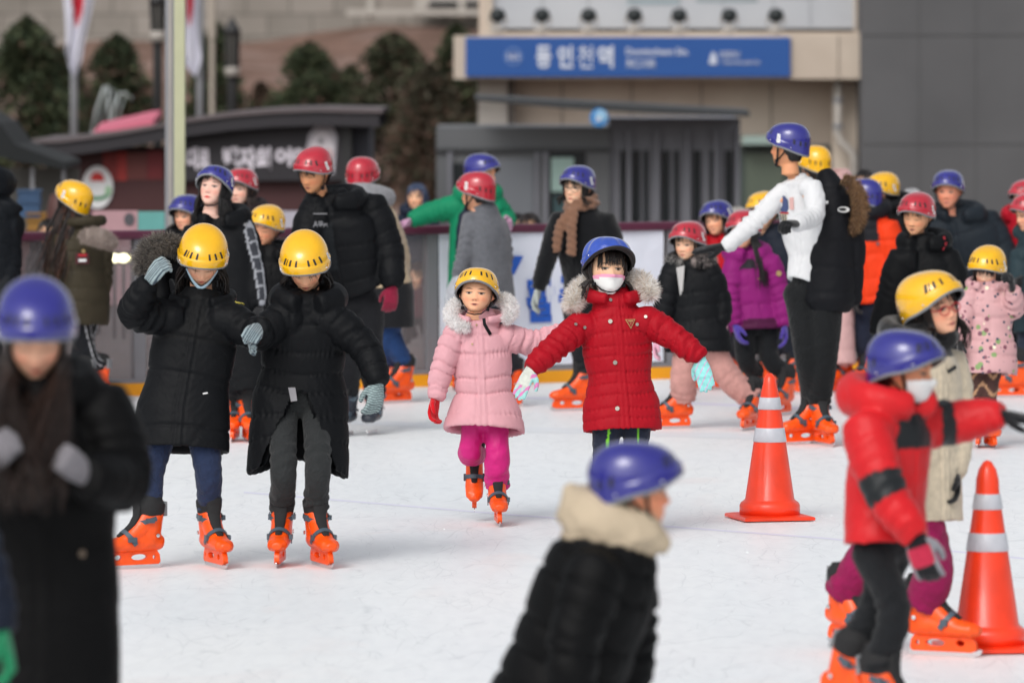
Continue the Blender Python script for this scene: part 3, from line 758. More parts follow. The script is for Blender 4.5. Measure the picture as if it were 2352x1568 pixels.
def patch_on(I, vx, vy, shape, name, material, lift=.003, thick=.002, rot=0, cols=None, parent=None):
    """small flat piece (outline in metres) laid on the coat"""
    p, n = on_coat(I, vx, vy); z = nrm(n); x = np.cross(np.array([0, 0, 1.]), z); x = nrm(x); y = np.cross(z, x)
    m = poly_mesh([shape], thick); M3 = np.stack([x, y, z], 1)
    if rot: M3 = M3 @ np.array(Matrix.Rotation(R(rot), 3, 'Z'))
    m.name = name; m.materials.append(material); return link(name, m, parent or I['root'], mat4(M3, p + z * lift - I['loc']))
def disc(r, n=16): return [(r * math.cos(i * 2 * math.pi / n), r * math.sin(i * 2 * math.pi / n)) for i in range(n)]
def rect(w, h): return [(-w / 2, -h / 2), (w / 2, -h / 2), (w / 2, h / 2), (-w / 2, h / 2)]
def face_patch(I, zlo, zhi, phmax, off, name, material, colf=None, edge=None, parent=None):
    G = I['G']; Z = HG[:, :, 2]; ph = HPH
    hi = zhi if edge is None else edge(ph)
    m = (Z < hi) & (Z > zlo) & (np.abs(ph) < phmax)
    q = nrm(G * np.array([1, 1, .35])); sm = G.copy()
    for _ in range(10): sm[1:-1, 1:-1] = (sm[:-2, 1:-1] + sm[2:, 1:-1] + sm[1:-1, :-2] + sm[1:-1, 2:]) / 4
    sm[:, :, 1] = np.minimum(sm[:, :, 1], sm[:, :, 1] * 1.0 - .010 * np.exp(-(G[:, :, 0] / .022) ** 2) * np.exp(-((Z + .035) / .03) ** 2))
    S_ = (sm + q * off).reshape(-1, 3) * I['hs']; v = S_ @ np.array(I['Rh']).T + A3(I['HC'])
    f = grid_faces(NR, NS, m, False); used = sorted({i for a in f for i in a}); mp = {i: j for j, i in enumerate(used)}
    cc = None
    if colf is not None: cc = colf(Z.reshape(-1)[used], ph.reshape(-1)[used])
    return link(name, make_mesh(name, v[used] - I['loc'], [tuple(mp[i] for i in a) for a in f], material, True, cc), parent or I['root'])
# ================================================================ SETTING
def vx(x, Y): return (x - CX) / F * Y
def vz(y, Y): return H - (y - Y0) / F * Y
def node_mat(name, build, rough=.6, spec=.3):
    m = bpy.data.materials.new(name); m.use_nodes = True; N, L = m.node_tree.nodes, m.node_tree.links
    b = N['Principled BSDF']; b.inputs['Roughness'].default_value = rough; b.inputs['Specular IOR Level'].default_value = spec
    build(N, L, b); return m
def ramp(N, L, src, stops):
    r = N.new('ShaderNodeValToRGB'); L.new(src, r.inputs[0]); e = r.color_ramp.elements
    while len(e) < len(stops): e.new(.5)
    for i, (p, cl) in enumerate(stops): e[i].position = p; e[i].color = (*cl, 1)
    return r.outputs[0]
def noise(N, L, scale, vec, detail=4, dist=0):
    t = N.new('ShaderNodeTexNoise'); t.inputs['Scale'].default_value = scale; t.inputs['Detail'].default_value = detail
    t.inputs['Distortion'].default_value = dist; L.new(vec, t.inputs['Vector']); return t.outputs['Fac']
def mapping(N, L, vec, sc=(1, 1, 1), rot=0):
    m = N.new('ShaderNodeMapping'); m.inputs['Scale'].default_value = sc; m.inputs['Rotation'].default_value = (0, 0, R(rot)); L.new(vec, m.inputs['Vector']); return m.outputs[0]
def mixrgb(N, L, fac, a, b_, mode='MIX'):
    m = N.new('ShaderNodeMix'); m.data_type = 'RGBA'; m.blend_type = mode
    if isinstance(fac, float): m.inputs[0].default_value = fac
    else: L.new(fac, m.inputs[0])
    for i, s in ((6, a), (7, b_)):
        if isinstance(s, tuple): m.inputs[i].default_value = (*s, 1)
        else: L.new(s, m.inputs[i])
    return m.outputs[2]
def ice_build(N, L, b):
    tc = N.new('ShaderNodeTexCoord').outputs['Object']
    big = noise(N, L, .55, mapping(N, L, tc, (1, .35, 1)), 5, .5)
    base = ramp(N, L, big, [(.3, (.79, .825, .85)), (.52, (.84, .862, .878)), (.72, (.865, .878, .875))])
    pink = ramp(N, L, noise(N, L, 1.1, mapping(N, L, tc, (1, .3, 1), 12), 4, .8), [(.58, (0, 0, 0)), (.74, (.5, .5, .5))])
    base = mixrgb(N, L, pink, base, (.83, .74, .72))
    snow = ramp(N, L, noise(N, L, 16, mapping(N, L, tc, (1, .25, 1)), 6, .3), [(.35, (.965, .965, .97)), (.6, (1.01, 1.01, 1.01))])
    base = mixrgb(N, L, 1.0, base, snow, 'MULTIPLY')
    for sc_, rot, w, amt in ((2.1, 20, .008, .30), (3.3, -35, .009, .26), (1.3, 75, .005, .32), (5.7, 130, .018, .32), (9.0, 60, .024, .27), (7.2, -12, .02, .27)):
        wv = mapping(N, L, tc, (1, .32, 1), rot)
        nz = N.new('ShaderNodeTexNoise'); nz.inputs['Scale'].default_value = 1.3; nz.inputs['Detail'].default_value = 2; L.new(wv, nz.inputs['Vector'])
        ad = N.new('ShaderNodeVectorMath'); ad.operation = 'MULTIPLY_ADD'; L.new(nz.outputs['Color'], ad.inputs[0]); ad.inputs[1].default_value = (.9, .9, 0); L.new(wv, ad.inputs[2])
        vo = N.new('ShaderNodeTexVoronoi'); vo.feature = 'DISTANCE_TO_EDGE'; vo.inputs['Scale'].default_value = sc_; L.new(ad.outputs[0], vo.inputs['Vector'])
        ln = ramp(N, L, vo.outputs['Distance'], [(0, (1, 1, 1)), (w, (0, 0, 0))])
        mk = ramp(N, L, noise(N, L, 4.2, wv, 3, 1.0), [(.52, (0, 0, 0)), (.60, (amt, amt, amt))])
        f = mixrgb(N, L, 1.0, ln, mk, 'MULTIPLY')
        base = mixrgb(N, L, f, base, (.40, .43, .46))
    L.new(base, b.inputs['Base Color'])
    bp = N.new('ShaderNodeBump'); bp.inputs['Distance'].default_value = .01; bp.inputs['Strength'].default_value = .12
    L.new(noise(N, L, 22, tc, 6), bp.inputs['Height']); L.new(bp.outputs[0], b.inputs['Normal'])
M_ICE = node_mat('scratched_ice', ice_build, .45, .12)
def simple_noise(col1, col2, sc, aniso=(1, 1, 1), lo=.35, hi=.65):
    def f(N, L, b):
        tc = N.new('ShaderNodeTexCoord').outputs['Object']
        L.new(ramp(N, L, noise(N, L, sc, mapping(N, L, tc, aniso), 6, .3), [(lo, col1), (hi, col2)]), b.inputs['Base Color'])
    return f
M_PAVE = node_mat('plaza_paving', simple_noise(c('5f5450'), c('7c706a'), 1.5), .9)
M_DECK = node_mat('deck_boards', simple_noise(c('5c5656'), c('7b7272'), 4), .9)
def hill_build(N, L, b):
    tc = N.new('ShaderNodeTexCoord').outputs['Object']
    a = ramp(N, L, noise(N, L, .35, tc, 8, .6), [(.3, c('5e4c44')), (.5, c('80685f')), (.7, c('93807a'))])
    s = ramp(N, L, noise(N, L, 3.5, tc, 8, .4), [(.35, (.75, .75, .72)), (.65, (1.1, 1.08, 1.05))])
    L.new(mixrgb(N, L, 1.0, a, s, 'MULTIPLY'), b.inputs['Base Color'])
M_HILL = node_mat('dry_grass_bank', hill_build, .95, .1)
def wall_build(N, L, b):
    tc = N.new('ShaderNodeTexCoord').outputs['Object']
    br = N.new('ShaderNodeTexBrick'); br.inputs['Scale'].default_value = 1.0; br.inputs['Brick Width'].default_value = 1.1; br.inputs['Row Height'].default_value = .55
    br.inputs['Color1'].default_value = (*c('96908a'), 1); br.inputs['Color2'].default_value = (*c('86817b'), 1); br.inputs['Mortar'].default_value = (*c('736e69'), 1); br.inputs['Mortar Size'].default_value = .03
    mp = N.new('ShaderNodeMapping'); mp.inputs['Rotation'].default_value = (R(90), 0, 0); L.new(tc, mp.inputs[0]); L.new(mp.outputs[0], br.inputs['Vector'])
    s = ramp(N, L, noise(N, L, .7, tc, 7, .4), [(.3, (.78, .78, .76)), (.7, (1.1, 1.1, 1.1))])
    L.new(mixrgb(N, L, 1.0, br.outputs['Color'], s, 'MULTIPLY'), b.inputs['Base Color'])
M_RWALL = node_mat('block_retaining_wall', wall_build, .9, .2)
M_TAN = node_mat('tan_stone_cladding', simple_noise(c('bfb1a4'), c('d0c3b6'), .8), .7)
M_FASC = node_mat('cream_cladding', simple_noise(c('b4a698'), c('c6baac'), .9), .6)
M_PIL = node_mat('grey_pilaster_stone', simple_noise(c('a29d98'), c('b3ada6'), 1.5), .7)
M_BILL = node_mat('pale_billboard_film', simple_noise(c('a7abb2'), c('b7babf'), .5, (1, 1, 1)), .35)
M_GREYB = node_mat('dark_grey_render', simple_noise(c('535355'), c('5c5c5e'), .6), .8)
M_PAV = mat('dark_grey_cladding', c('5e6063'), .5, var=(1.2, .08))
M_PAV2 = mat('slate_grey_fin', c('74757d'), .5, var=(1.2, .08))
M_DKG = mat('dark_tinted_glass', c('23282b'), .12, spec=.6)
M_PALEG = mat('pale_lit_glass', c('9ab5ae'), .2, spec=.6)
M_SIGNB = mat('blue_sign_face', c('1c4e93'), .35, var=(.6, .04))
M_SIGNW = mat('white_sign_letters', c('c2c8d6'), .5)
M_BOOTH = mat('maroon_booth_panel', c('432022'), .65, var=(1.5, .12))
M_FASCIA = mat('charcoal_fascia', c('221f25'), .6, var=(1.2, .08))
M_ROOFE = mat('grey_roof_edge', c('5c5355'), .7, var=(2, .1))
M_POLE = mat('galvanised_pole', c('8a8b90'), .45, metal=.3, var=(3, .06))
M_POLELIT = mat('pole_lit_side_tint', c('b9bb9a'), .5, var=(5, .05))
M_BLKMET = mat('black_painted_metal', c('1e1e20'), .5)
M_RAIL = mat('maroon_rail', c('552239'), .45, var=(4, .1))
M_KICK = mat('yellow_kick_plate', c('f0a312'), .45, var=(5, .08))
M_PANEL = None
def panel_mat():
    m = bpy.data.materials.new('scuffed_clear_panel'); m.use_nodes = True; N, L = m.node_tree.nodes, m.node_tree.links; b = N['Principled BSDF']
    b.inputs['Base Color'].default_value = (*c('8d8688'), 1); b.inputs['Roughness'].default_value = .25
    tc = N.new('ShaderNodeTexCoord').outputs['Object']
    al = ramp(N, L, noise(N, L, 1.6, mapping(N, L, tc, (1, 1, .6)), 6, .8), [(.3, (.26, .26, .26)), (.7, (.52, .52, .52))])
    L.new(al, b.inputs['Alpha']); return m
M_PANEL = panel_mat()

# ---- ground, rink
mb = MB(); mb.add([(-220, -40, -1.10), (220, -40, -1.10), (220, 400, -1.10), (-220, 400, -1.10)], [(0, 1, 2, 3)])
tag(mb.build('ground', M_PAVE), kind='structure')
mb = MB(); mb.box((-14, 9, -1.095), (14, 52, -.012)); tag(mb.build('rink_deck', M_DECK), kind='structure')
n = 2; mb = MB(); mb.add([(-11, 9.5, 0), (11, 9.5, 0), (11, 38.4 + .553 * 13.58, 0), (-11, 38.4 + .553 * (-8.42), 0)], [(0, 1, 2, 3)])
tag(mb.build('ice_sheet', M_ICE), kind='structure')
# faint coloured lines frozen in the ice
M_LILAC = mat('lilac_ice_line', (.74, .74, .86), .5, spec=.1, var=(3, .03)); M_BLUEL = mat('pale_blue_ice_line', (.755, .785, .82), .5, spec=.1, var=(3, .03))
for (pts, w, m_) in (([(560, 1130), (1176, 1182), (1900, 1236), (2352, 1282)], .05, M_LILAC), ([(650, 962), (1176, 985), (1800, 1005)], .25, M_BLUEL), ([(1100, 910), (1500, 922), (1900, 940)], .12, M_LILAC)):
    q = [V(x, y, depth(y)) for x, y in pts]; mb = MB(); vv = []
    for p in q: vv += [(p.x, p.y - w, .0009), (p.x, p.y + w, .0009)]
    mb.add(vv, [(2 * i, 2 * i + 2, 2 * i + 3, 2 * i + 1) for i in range(len(q) - 1)]); tag(mb.build('ice_line', m_), kind='structure')

# loose shavings scraped up by the blades
g_ = np.random.default_rng(11); nb = 1500; vv = []; ff = []
yy = 1 / g_.uniform(1 / 37.5, 1 / 13.5, nb); xx = g_.uniform(-.19, .19, nb) * yy / 2 + 0; sz = g_.uniform(.002, .007, nb) * g_.uniform(.4, 1, nb)
cx0, cy0 = vx(1768, depth(1192)), depth(1192); m_ = slice(0, 420); aa = g_.uniform(0, 6.28, 420); rr_ = .17 + .16 * g_.random(420) ** 2; xx[m_] = cx0 + rr_ * np.cos(aa) * 1.15; yy[m_] = cy0 + rr_ * np.sin(aa) * 1.15
for x, y, s_ in zip(xx, yy, sz):
    o = len(vv); a = g_.uniform(0, 6.28); h = s_ * g_.uniform(.4, .9)
    for k_ in range(4): vv.append((x + s_ * math.cos(a + k_ * 1.57) * g_.uniform(.6, 1.3), y + s_ * math.sin(a + k_ * 1.57) * g_.uniform(.6, 1.6), .0005))
    vv.append((x, y, h)); ff += [(o, o + 1, o + 4), (o + 1, o + 2, o + 4), (o + 2, o + 3, o + 4), (o + 3, o, o + 4)]
tag(link('ice_shavings', make_mesh('ice_shavings', vv, ff, mat('shaved_ice', (.84, .86, .88), .8, spec=.05), False)), 'loose white ice shavings scattered over the rink', 'ice shavings', kind='stuff')

# ---- barrier
def BY(X): return 38.4 + .553 * (X + 2.58)
bd = Vector((1, .553, 0)).normalized(); bn = Vector((.553, -1, 0)).normalized()
def bar_box(mb, X0, X1, z0, z1, d0, d1):
    a, b_ = Vector((X0, BY(X0), 0)), Vector((X1, BY(X1), 0)); v = []
    for z in (z0, z1):
        for p, d in ((a, d0), (b_, d0), (b_, d1), (a, d1)): v.append((p.x + bn.x * d, p.y + bn.y * d, z))
    mb.add(v, [(0, 3, 2, 1), (4, 5, 6, 7), (0, 1, 5, 4), (1, 2, 6, 5), (2, 3, 7, 6), (3, 0, 4, 7)])
bar = empty('rink_barrier', (0, BY(0), 0)); BL = (0, BY(0), 0)
tag(bar, 'long rink barrier with clear panels, maroon top rail and yellow kick plate', 'barrier')
posts = [-6.1, -4.3, -2.52, -.56, 1.13, 2.9, 4.7, 6.5]
mb = MB(); bar_box(mb, -6.1, 6.5, 0, .085, .035, -.03); mb.build('kick_plate', M_KICK, bar, loc=BL)
mb = MB(); bar_box(mb, -6.15, 6.55, 1.055, 1.115, .06, -.06); o = mb.build('top_rail', M_RAIL, bar, loc=BL)
bv_ = o.modifiers.new('b', 'BEVEL'); bv_.width = .015; bv_.segments = 2
mb = MB(); bar_box(mb, -6.1, 6.5, .085, .115, .03, -.028); mb.build('lower_rail', M_POLE, bar, loc=BL)
for X in posts:
    mb = MB(); bar_box(mb, X - .035, X + .035, .115, 1.055, .02, -.05); mb.build('post', M_POLE, bar, loc=BL)
for a_, b_ in zip(posts[:-1], posts[1:]):
    mb = MB(); bar_box(mb, a_ + .035, b_ - .035, .115, 1.055, .004, -.006); mb.build('panel', M_PANEL, bar, loc=BL)
# banner tied on the rink side
ban = empty('banner', (.3, BY(.3), .1)); tag(ban, 'white banner with big blue Korean letters hung on the rink barrier', 'banner'); BN = (.3, BY(.3), .1)
M_BAN = mat('white_banner_cloth', c('e3e8f4'), .6, bump=[(5, .02, .5)], var=(1.5, .04)); M_BANT = mat('blue_banner_print', c('1f5cc0'), .6)
Xa, Xb = -.52, 1.06; nx, nz = 24, 12; vv = []; ff = []
for j in range(nz + 1):
    for i in range(nx + 1):
        X = Xa + (Xb - Xa) * i / nx; z = .125 + .93 * j / nz; d = .028 + .006 * math.sin(i * .9 + j * .4)
        vv.append((X + bn.x * d, BY(X) + bn.y * d, z))
ff = [(j * (nx + 1) + i, j * (nx + 1) + i + 1, (j + 1) * (nx + 1) + i + 1, (j + 1) * (nx + 1) + i) for j in range(nz) for i in range(nx)]
link('cloth', make_mesh('cloth', np.array(vv) - np.array(BN), ff, M_BAN), ban)
def bar_place(me, Xc, z0, dd=.040):
    """outline in x,y metres -> upright on the barrier line"""
    v = mesh_np(me); w = np.stack([Xc + v[:, 0] * bd.x + bn.x * (dd + v[:, 2]), BY(Xc) + v[:, 0] * bd.y + bn.y * (dd + v[:, 2]), z0 + v[:, 1]], 1); set_np(me, w - np.array(BN))
def fit(me, w, h):
    v = mesh_np(me); lo, hi = v.min(0), v.max(0); v[:, 0] = (v[:, 0] - lo[0]) / (hi[0] - lo[0]) * w; v[:, 1] = (v[:, 1] - lo[1]) / (hi[1] - lo[1]) * h; set_np(me, v); return me
for txt, x0, x1 in (('활', 1203, 1268), ('주', 1277, 1345)):
    Xc = vx(x0, 39.9); t = fit(text_mesh(txt, .3, .002, .016), (x1 - x0) / F * 39.9 * 1.13, (740 - 634) / F * 39.9 * (1 if txt == '활' else .86)); bar_place(t, Xc, vz(740, 39.9) + (.0 if txt == '활' else .045)); t.materials.append(M_BANT); t.name = 'lettering'; link('lettering', t, ban)
t = poly_mesh([[(0, 0), (.05, 0), (.125, .13), (.02, .13)]], .002); bar_place(t, vx(1160, 39.7), vz(632, 39.7)); t.materials.append(M_BANT); link('slash_mark', t, ban)
t = poly_mesh([[(0, 0), (.03, 0), (.03, .03), (0, .03)]], .002); bar_place(t, vx(1480, 40.4), vz(648, 40.4)); t.materials.append(M_BANT); link('dot_mark', t, ban)

# ---- light pole behind the barrier
YP = 43.0; pl = empty('light_pole', (vx(402, YP), YP, -.01)); tag(pl, 'tall grey square light pole with its lit side coloured cream, behind the rink barrier', 'pole'); PL = (vx(402, YP), YP, -.01)
mb = MB(); mb.box((vx(379, YP), YP, -.01), (vx(400, YP), YP + .14, 4.4)); mb.build('shaft', M_POLE, pl, loc=PL)
mb = MB(); mb.box((vx(400, YP), YP - .012, .0), (vx(424, YP), YP + .13, 4.4)); mb.build('lit_side_tint', M_POLELIT, pl, loc=PL)  # the pole's bright side, its light put into the colour as cream
mb = MB(); mb.box((vx(388, YP), YP - .012, .0), (vx(394, YP), YP - .001, 4.4)); mb.build('cable_strip', M_BLKMET if False else M_PIL, pl, loc=PL)

# ---- hillside bank and retaining wall
def hill_z(x, Y): return -1.1 + np.clip((Y - 92) / 50, 0, 1) ** 1.1 * (4.3 + .055 * x) + .15 * np.sin(x * .9 + Y * .3) * np.clip((Y - 95) / 20, 0, 1)
nx, ny = 90, 40; xs = np.linspace(-60, 60, nx); ys = np.linspace(90, 150, ny); gx, gy = np.meshgrid(xs, ys); gz = hill_z(gx, gy) - .03
tag(link('hillside', make_mesh('hillside', np.stack([gx, gy, gz], 2).reshape(-1, 3), grid_faces(ny, nx, None, False), M_HILL)), kind='structure')
YW = 141.0
mb = MB(); mb.box((-40, YW, -1.0), (40, YW + 1.5, 9.0)); tag(mb.build('retaining_wall', M_RWALL), 'grey block retaining wall above the brown bank', 'wall')
# road edge coping stepping up to the right and a building with dark windows
YR = 138.0
gr = empty('guard_rail', (vx(900, YR), YR, vz(30, YR))); tag(gr, 'pale metal guard rail at the top of the brown bank', 'guard rail'); GL = (vx(900, YR), YR, vz(30, YR))
mb = MB(); mb.box((vx(795, YR), YR, vz(36, YR)), (vx(1125, YR), YR + .2, vz(22, YR))); mb.build('beam', mat('pale_concrete', c('a8a39c'), .8, var=(1, .1)), gr, loc=GL)
for x in (850, 960, 1060):
    mb = MB(); mb.box((vx(x - 7, YR), YR + .2, vz(45, YR)), (vx(x + 7, YR), YR + .35, vz(-20, YR))); mb.build('post', MATS['pale_concrete'], gr, loc=GL)
YB = 139.5; bq = empty('distant_building', (vx(1040, YB), YB, vz(18, YB))); BQ = (vx(1040, YB), YB, vz(18, YB)); tag(bq, 'far building on the bank with a dark strip of windows', 'building')
mb = MB(); mb.box((vx(955, YB), YB, vz(20, YB)), (vx(1125, YB), YB + 1.2, vz(-80, YB))); mb.build('wall', M_PIL, bq, loc=BQ)
mb = MB(); mb.box((vx(985, YB), YB - .05, vz(17, YB)), (vx(1110, YB), YB - .004, vz(4, YB))); mb.build('window', M_DKG, bq, loc=BQ)

# ---- trees
M_LEAF = mat('needle_foliage', attr=True, rough=.8, spec=.15); M_BARK = mat('tree_bark', c('4a3b30'), .9, var=(8, .2), bump=[(20, .02, 0)])
def conifer(x, ytop, wpx, Y, label, seed, greens=('343c2c', '2a3326', '454a36', '3b4230'), brown=.25):
    g = np.random.default_rng(seed); X = vx(x, Y); zb = float(hill_z(X, Y)); zt = vz(ytop, Y); Ht = zt - zb; rw = wpx / F * Y / 2
    root = empty('conifer', (X, Y, zb)); tag(root, label, 'tree', 'conifers on the bank')
    mb = MB(); mb.tube([(0, 0, 0), (.02, 0, Ht * .5), (0, .02, Ht * .97)], [.10, .06, .012], 8)
    for q in range(14):
        a = g.uniform(0, 6.28); z = Ht * g.uniform(.12, .85); r = rw * (1 - z / Ht) ** .7 * .85; mb.tube([(0, 0, z), (r * .5 * math.cos(a), r * .5 * math.sin(a), z + .1), (r * math.cos(a), r * math.sin(a), z + .05)], [.025, .015, .005], 5)
    mb.build('trunk', M_BARK, root, True)
    vs = []; fs = []; cs = []; n = 6500; pal = [np.array(c(h)) * 1.35 for h in greens]; bp = np.array(c('5d4a40'))
    ncl = 110; ch_ = g.uniform(.02, 1, ncl) ** .8; ca = g.uniform(0, 6.28, ncl)
    for q in range(n):
        k_ = g.integers(ncl); h = np.clip(ch_[k_] + g.normal() * .045, .0, 1.0); rr = rw * 1.5 * (1 - h) ** .52 * (.9 + .32 * math.sin(k_ * 3.1)); a = ca[k_] + g.normal() * .35; r = rr * math.sqrt(g.uniform(.15, 1.1))
        p = np.array([r * math.cos(a), r * math.sin(a), Ht * h]); s = g.uniform(.08, .17) * (Ht / 4.5)
        d = nrm(np.array([math.cos(a), math.sin(a), g.uniform(-.5, .5)]) + g.normal(size=3) * .5); sd = nrm(np.cross(d, g.normal(size=3))) * s * .45
        o = len(vs); vs += [p - sd, p + d * s, p + sd, p - d * s * .7]; fs.append((o, o + 1, o + 2, o + 3))
        cl = pal[int(g.integers(len(pal)))] * (.7 + .55 * ((k_ * 7) % 10) / 10)
        if g.random() < brown * (1.6 - 1.4 * h): cl = bp * g.uniform(.7, 1.3)
        cs += [cl.tolist()] * 4
    link('crown', make_mesh('crown', vs, fs, M_LEAF, False, np.array(cs)), root)
conifer(62, 42, 200, 104, 'largest dark conifer on the bank at far left', 1, brown=.1)
conifer(150, 110, 110, 108, 'dark bushy conifer just left of the white flag', 12, brown=.25)
conifer(268, 82, 170, 106, 'pointed conifer between the white flag and black lamp column', 2, brown=.3)
conifer(495, 55, 130, 105, 'narrow dark conifer behind the second flag pole', 3, brown=.15)
conifer(712, 100, 200, 104, 'round dark green conifer above the booth roof', 4, brown=.12)
conifer(805, 150, 90, 112, 'small thin brownish conifer right of the round one', 14, brown=.6)
conifer(905, 78, 220, 106, 'tall brownish conifer behind the booth end', 5, greens=('3a3d2e', '34382c', '444636'), brown=.22)
conifer(990, 150, 150, 103, 'ragged brown conifer low beside the grey pavilion', 15, greens=('3c3a2e', '36362b', '46443a'), brown=.45)
conifer(1050, 60, 130, 107, 'dark conifer partly behind the blue station sign', 6, brown=.3)
conifer(600, 190, 90, 108, 'small brown shrub-like conifer left of the round one', 16, greens=('4a3f35', '40382e'), brown=.8)

# ---- flags and flag poles
def flag(x, top, bot, x0, x1, Y, label, seed):
    root = empty('flag_pole', (vx(x, Y), Y, -1.09)); tag(root, label, 'flag pole')
    lx = vx(x, Y); mb = MB(); mb.tube([(0, 0, 0), (0, 0, vz(-260, Y) + 1.09)], [.055, .05], 12); mb.build('pole', M_POLE, root, True)
    me_n, me_m = 16, 40; vv = []; cc = []
    W_ = (x1 - x0) / F * Y; z1, z0 = vz(top, Y) + 1.09, vz(bot, Y) + 1.09
    for j in range(me_m):
        w = j / (me_m - 1); z = z1 + (z0 - z1) * w
        half = W_ * (.47 + .16 * math.sin(w * 5 + seed)) * (1 - max(0, w - .86) / .14 * .75)
        cx_ = vx((x0 + x1) / 2, Y) - lx + .05 * math.sin(w * 4 + seed)
        for i in range(me_n):
            s_ = i / (me_n - 1); yy = -.10 + .07 * math.sin(s_ * 13 + w * 2 + seed) * (1 - .5 * w)
            zz = z + (1 - s_) * .12 * w
            vv.append((cx_ + (s_ - .5) * 2 * half, yy, zz)); 
            red = ((s_ - .52) / .20) ** 2 + ((w - .46) / .19) ** 2 < 1
            blk = (w > .80 and w < .93 and .10 < s_ < .26 and int(w * 60) % 3 != 0)
            cc.append(c('b01c30') if red else c('2a2b33') if blk else c('c4c4d0'))
    link('flag', make_mesh('flag', vv, grid_faces(me_m, me_n, None, False), mat('flag_cloth', attr=True, rough=.8, bump=[(6, .02, .4)]), True, np.array(cc)), root)
flag(170, -150, 180, 143, 206, 84, 'grey flag pole with a drooping white and red flag, left of the light pole', .3)
flag(459, -150, 178, 415, 472, 86, 'grey flag pole with drooping white and red flag, right of the light pole', 2.0)

# ---- lamp posts
def lamp(x, ytop, ybot, w, Y, label):
    s = Y / F; root = empty('street_lamp', (vx(x, Y), Y, -1.09)); tag(root, label, 'street lamp'); z = lambda y: vz(y, Y) + 1.09
    mb = MB(); mb.lathe([(w * s * .36, 0), (w * s * .32, z(ybot)), (w * s * .30, z(ybot) + .05), (w * s * .42, z(ybot) + .07), (w * s * .42, z(ybot) + .10)], n=16); mb.build('column', M_BLKMET, root, True)
    mb = MB(); mb.lathe([(w * s * .44, z(ybot) + .10), (w * s * .5, z(ybot) + .2), (w * s * .42, z(ybot) + .24)], n=16); mb.build('collar', M_PIL, root, True)
    mb = MB(); mb.lathe([(w * s * .36, z(ybot) + .24), (w * s * .44, z(ytop))], n=8); mb.build('lantern_glass', mat('smoky_lantern_glass', c('55534f'), .3), root)
    mb = MB(); mb.lathe([(w * s * .62, z(ytop)), (w * s * .55, z(ytop) + .06), (w * s * .15, z(ytop) + .22), (.01, z(ytop) + .26)], n=16); mb.build('cap', M_BLKMET, root, True)
    for q in range(6):
        a = q * math.pi / 3; mb = MB(); mb.tube([(w * s * .40 * math.cos(a), w * s * .40 * math.sin(a), z(ybot) + .24), (w * s * .47 * math.cos(a), w * s * .47 * math.sin(a), z(ytop))], .02, 5); mb.build('cage_bar', M_BLKMET, root)
lamp(362, 10, 112, 34, 78, 'black street lamp column just left of the light pole')
lamp(533, 78, 190, 34, 88, 'dark lantern lamp on a post right of the second flag pole')
Yq = 95; mb = MB(); mb.tube([(0, 0, 0), (0, 0, vz(-200, Yq) - vz(88, Yq))], .07, 10); mb.tube([(0, 0, -3.5), (0, 0, 0)], .045, 10)
o = mb.build('utility_pole', mat('pale_concrete_pole', c('a39a8f'), .8)); o.location = (vx(487, Yq), Yq, vz(88, Yq)); tag(o, 'pale concrete pole end beside the second flag', 'pole')
# wire light figures
Yd = 80; mw = mat('white_wire', c('9aa0a0'), .5)
for (pts, lb) in (([(212, 300), (222, 250), (240, 200), (247, 196), (250, 250), (252, 300)], 'left arch of thin white wire light sculpture above the booth'), ([(252, 300), (262, 250), (275, 212), (288, 214), (291, 222)], 'right hook of thin white wire light sculpture above the booth')):
    P_ = [V(x, y, Yd) for x, y in pts]; b0 = P_[0]; mb = MB(); mb.tube([p - b0 for p in P_], .022, 6); mb.tube([p - b0 + Vector((.07, .1, -.05)) for p in P_], .014, 6); mb.tube([(0, 0, 0), (0, 0, -2.2)], .02, 6)
    o = mb.build('wire_sculpture', mw, None, True); o.location = b0; tag(o, lb, 'light sculpture')

# ---- booth with curved roof
YK = 62.0; KL = (vx(480, YK), YK, -1.09); bo = empty('market_booth', KL); tag(bo, 'long maroon and charcoal booth with a sweeping curved roof', 'booth')
roofpts = [(86, 318), (150, 316), (235, 306), (330, 291), (430, 272), (540, 257), (640, 249), (740, 246), (880, 249)]
def roof_y(x): return np.interp(x, [p[0] for p in roofpts], [p[1] for p in roofpts])
xs = np.linspace(86, 884, 40); vv = []
for (dy, d) in ((0, -1.0), (9, -1.0), (9, 2.5), (0, 2.5)):
    for x in xs: vv.append((vx(x, YK), YK + d, vz(roof_y(x) + dy, YK)))
nn = len(xs); ff = [(k_ * nn + i, k_ * nn + i + 1, ((k_ + 1) % 4) * nn + i + 1, ((k_ + 1) % 4) * nn + i) for k_ in range(4) for i in range(nn - 1)]
link('roof', make_mesh('roof', np.array(vv) - np.array(KL), ff, M_ROOFE, False), bo)
vv = []
for (dy, d) in ((10, -.96), (40, -.96), (40, 2.4), (10, 2.4)):
    for x in xs: vv.append((vx(min(max(x, 92), 876), YK), YK + d, vz(roof_y(x) + dy, YK)))
link('roof_fascia', make_mesh('roof_fascia', np.array(vv) - np.array(KL), ff, M_FASCIA, False), bo)
def wallbox(name, x0, x1, y0, y1, d0, d1, m_):
    mb = MB(); mb.box((vx(x0, YK), YK + d0, vz(y1, YK)), (vx(x1, YK), YK + d1, vz(y0, YK))); return mb.build(name, m_, bo, loc=KL)
wallbox('wall', 145, 420, 345, 840, -.5, 2.2, M_BOOTH)
vv = []; xs2 = np.linspace(400, 812, 24)
for (f_, d) in ((0, -.7), (1, -.7), (1, 2.1), (0, 2.1)):
    for x in xs2: vv.append((vx(x, YK), YK + d, vz(roof_y(x) + 36 if f_ == 0 else 412, YK)))
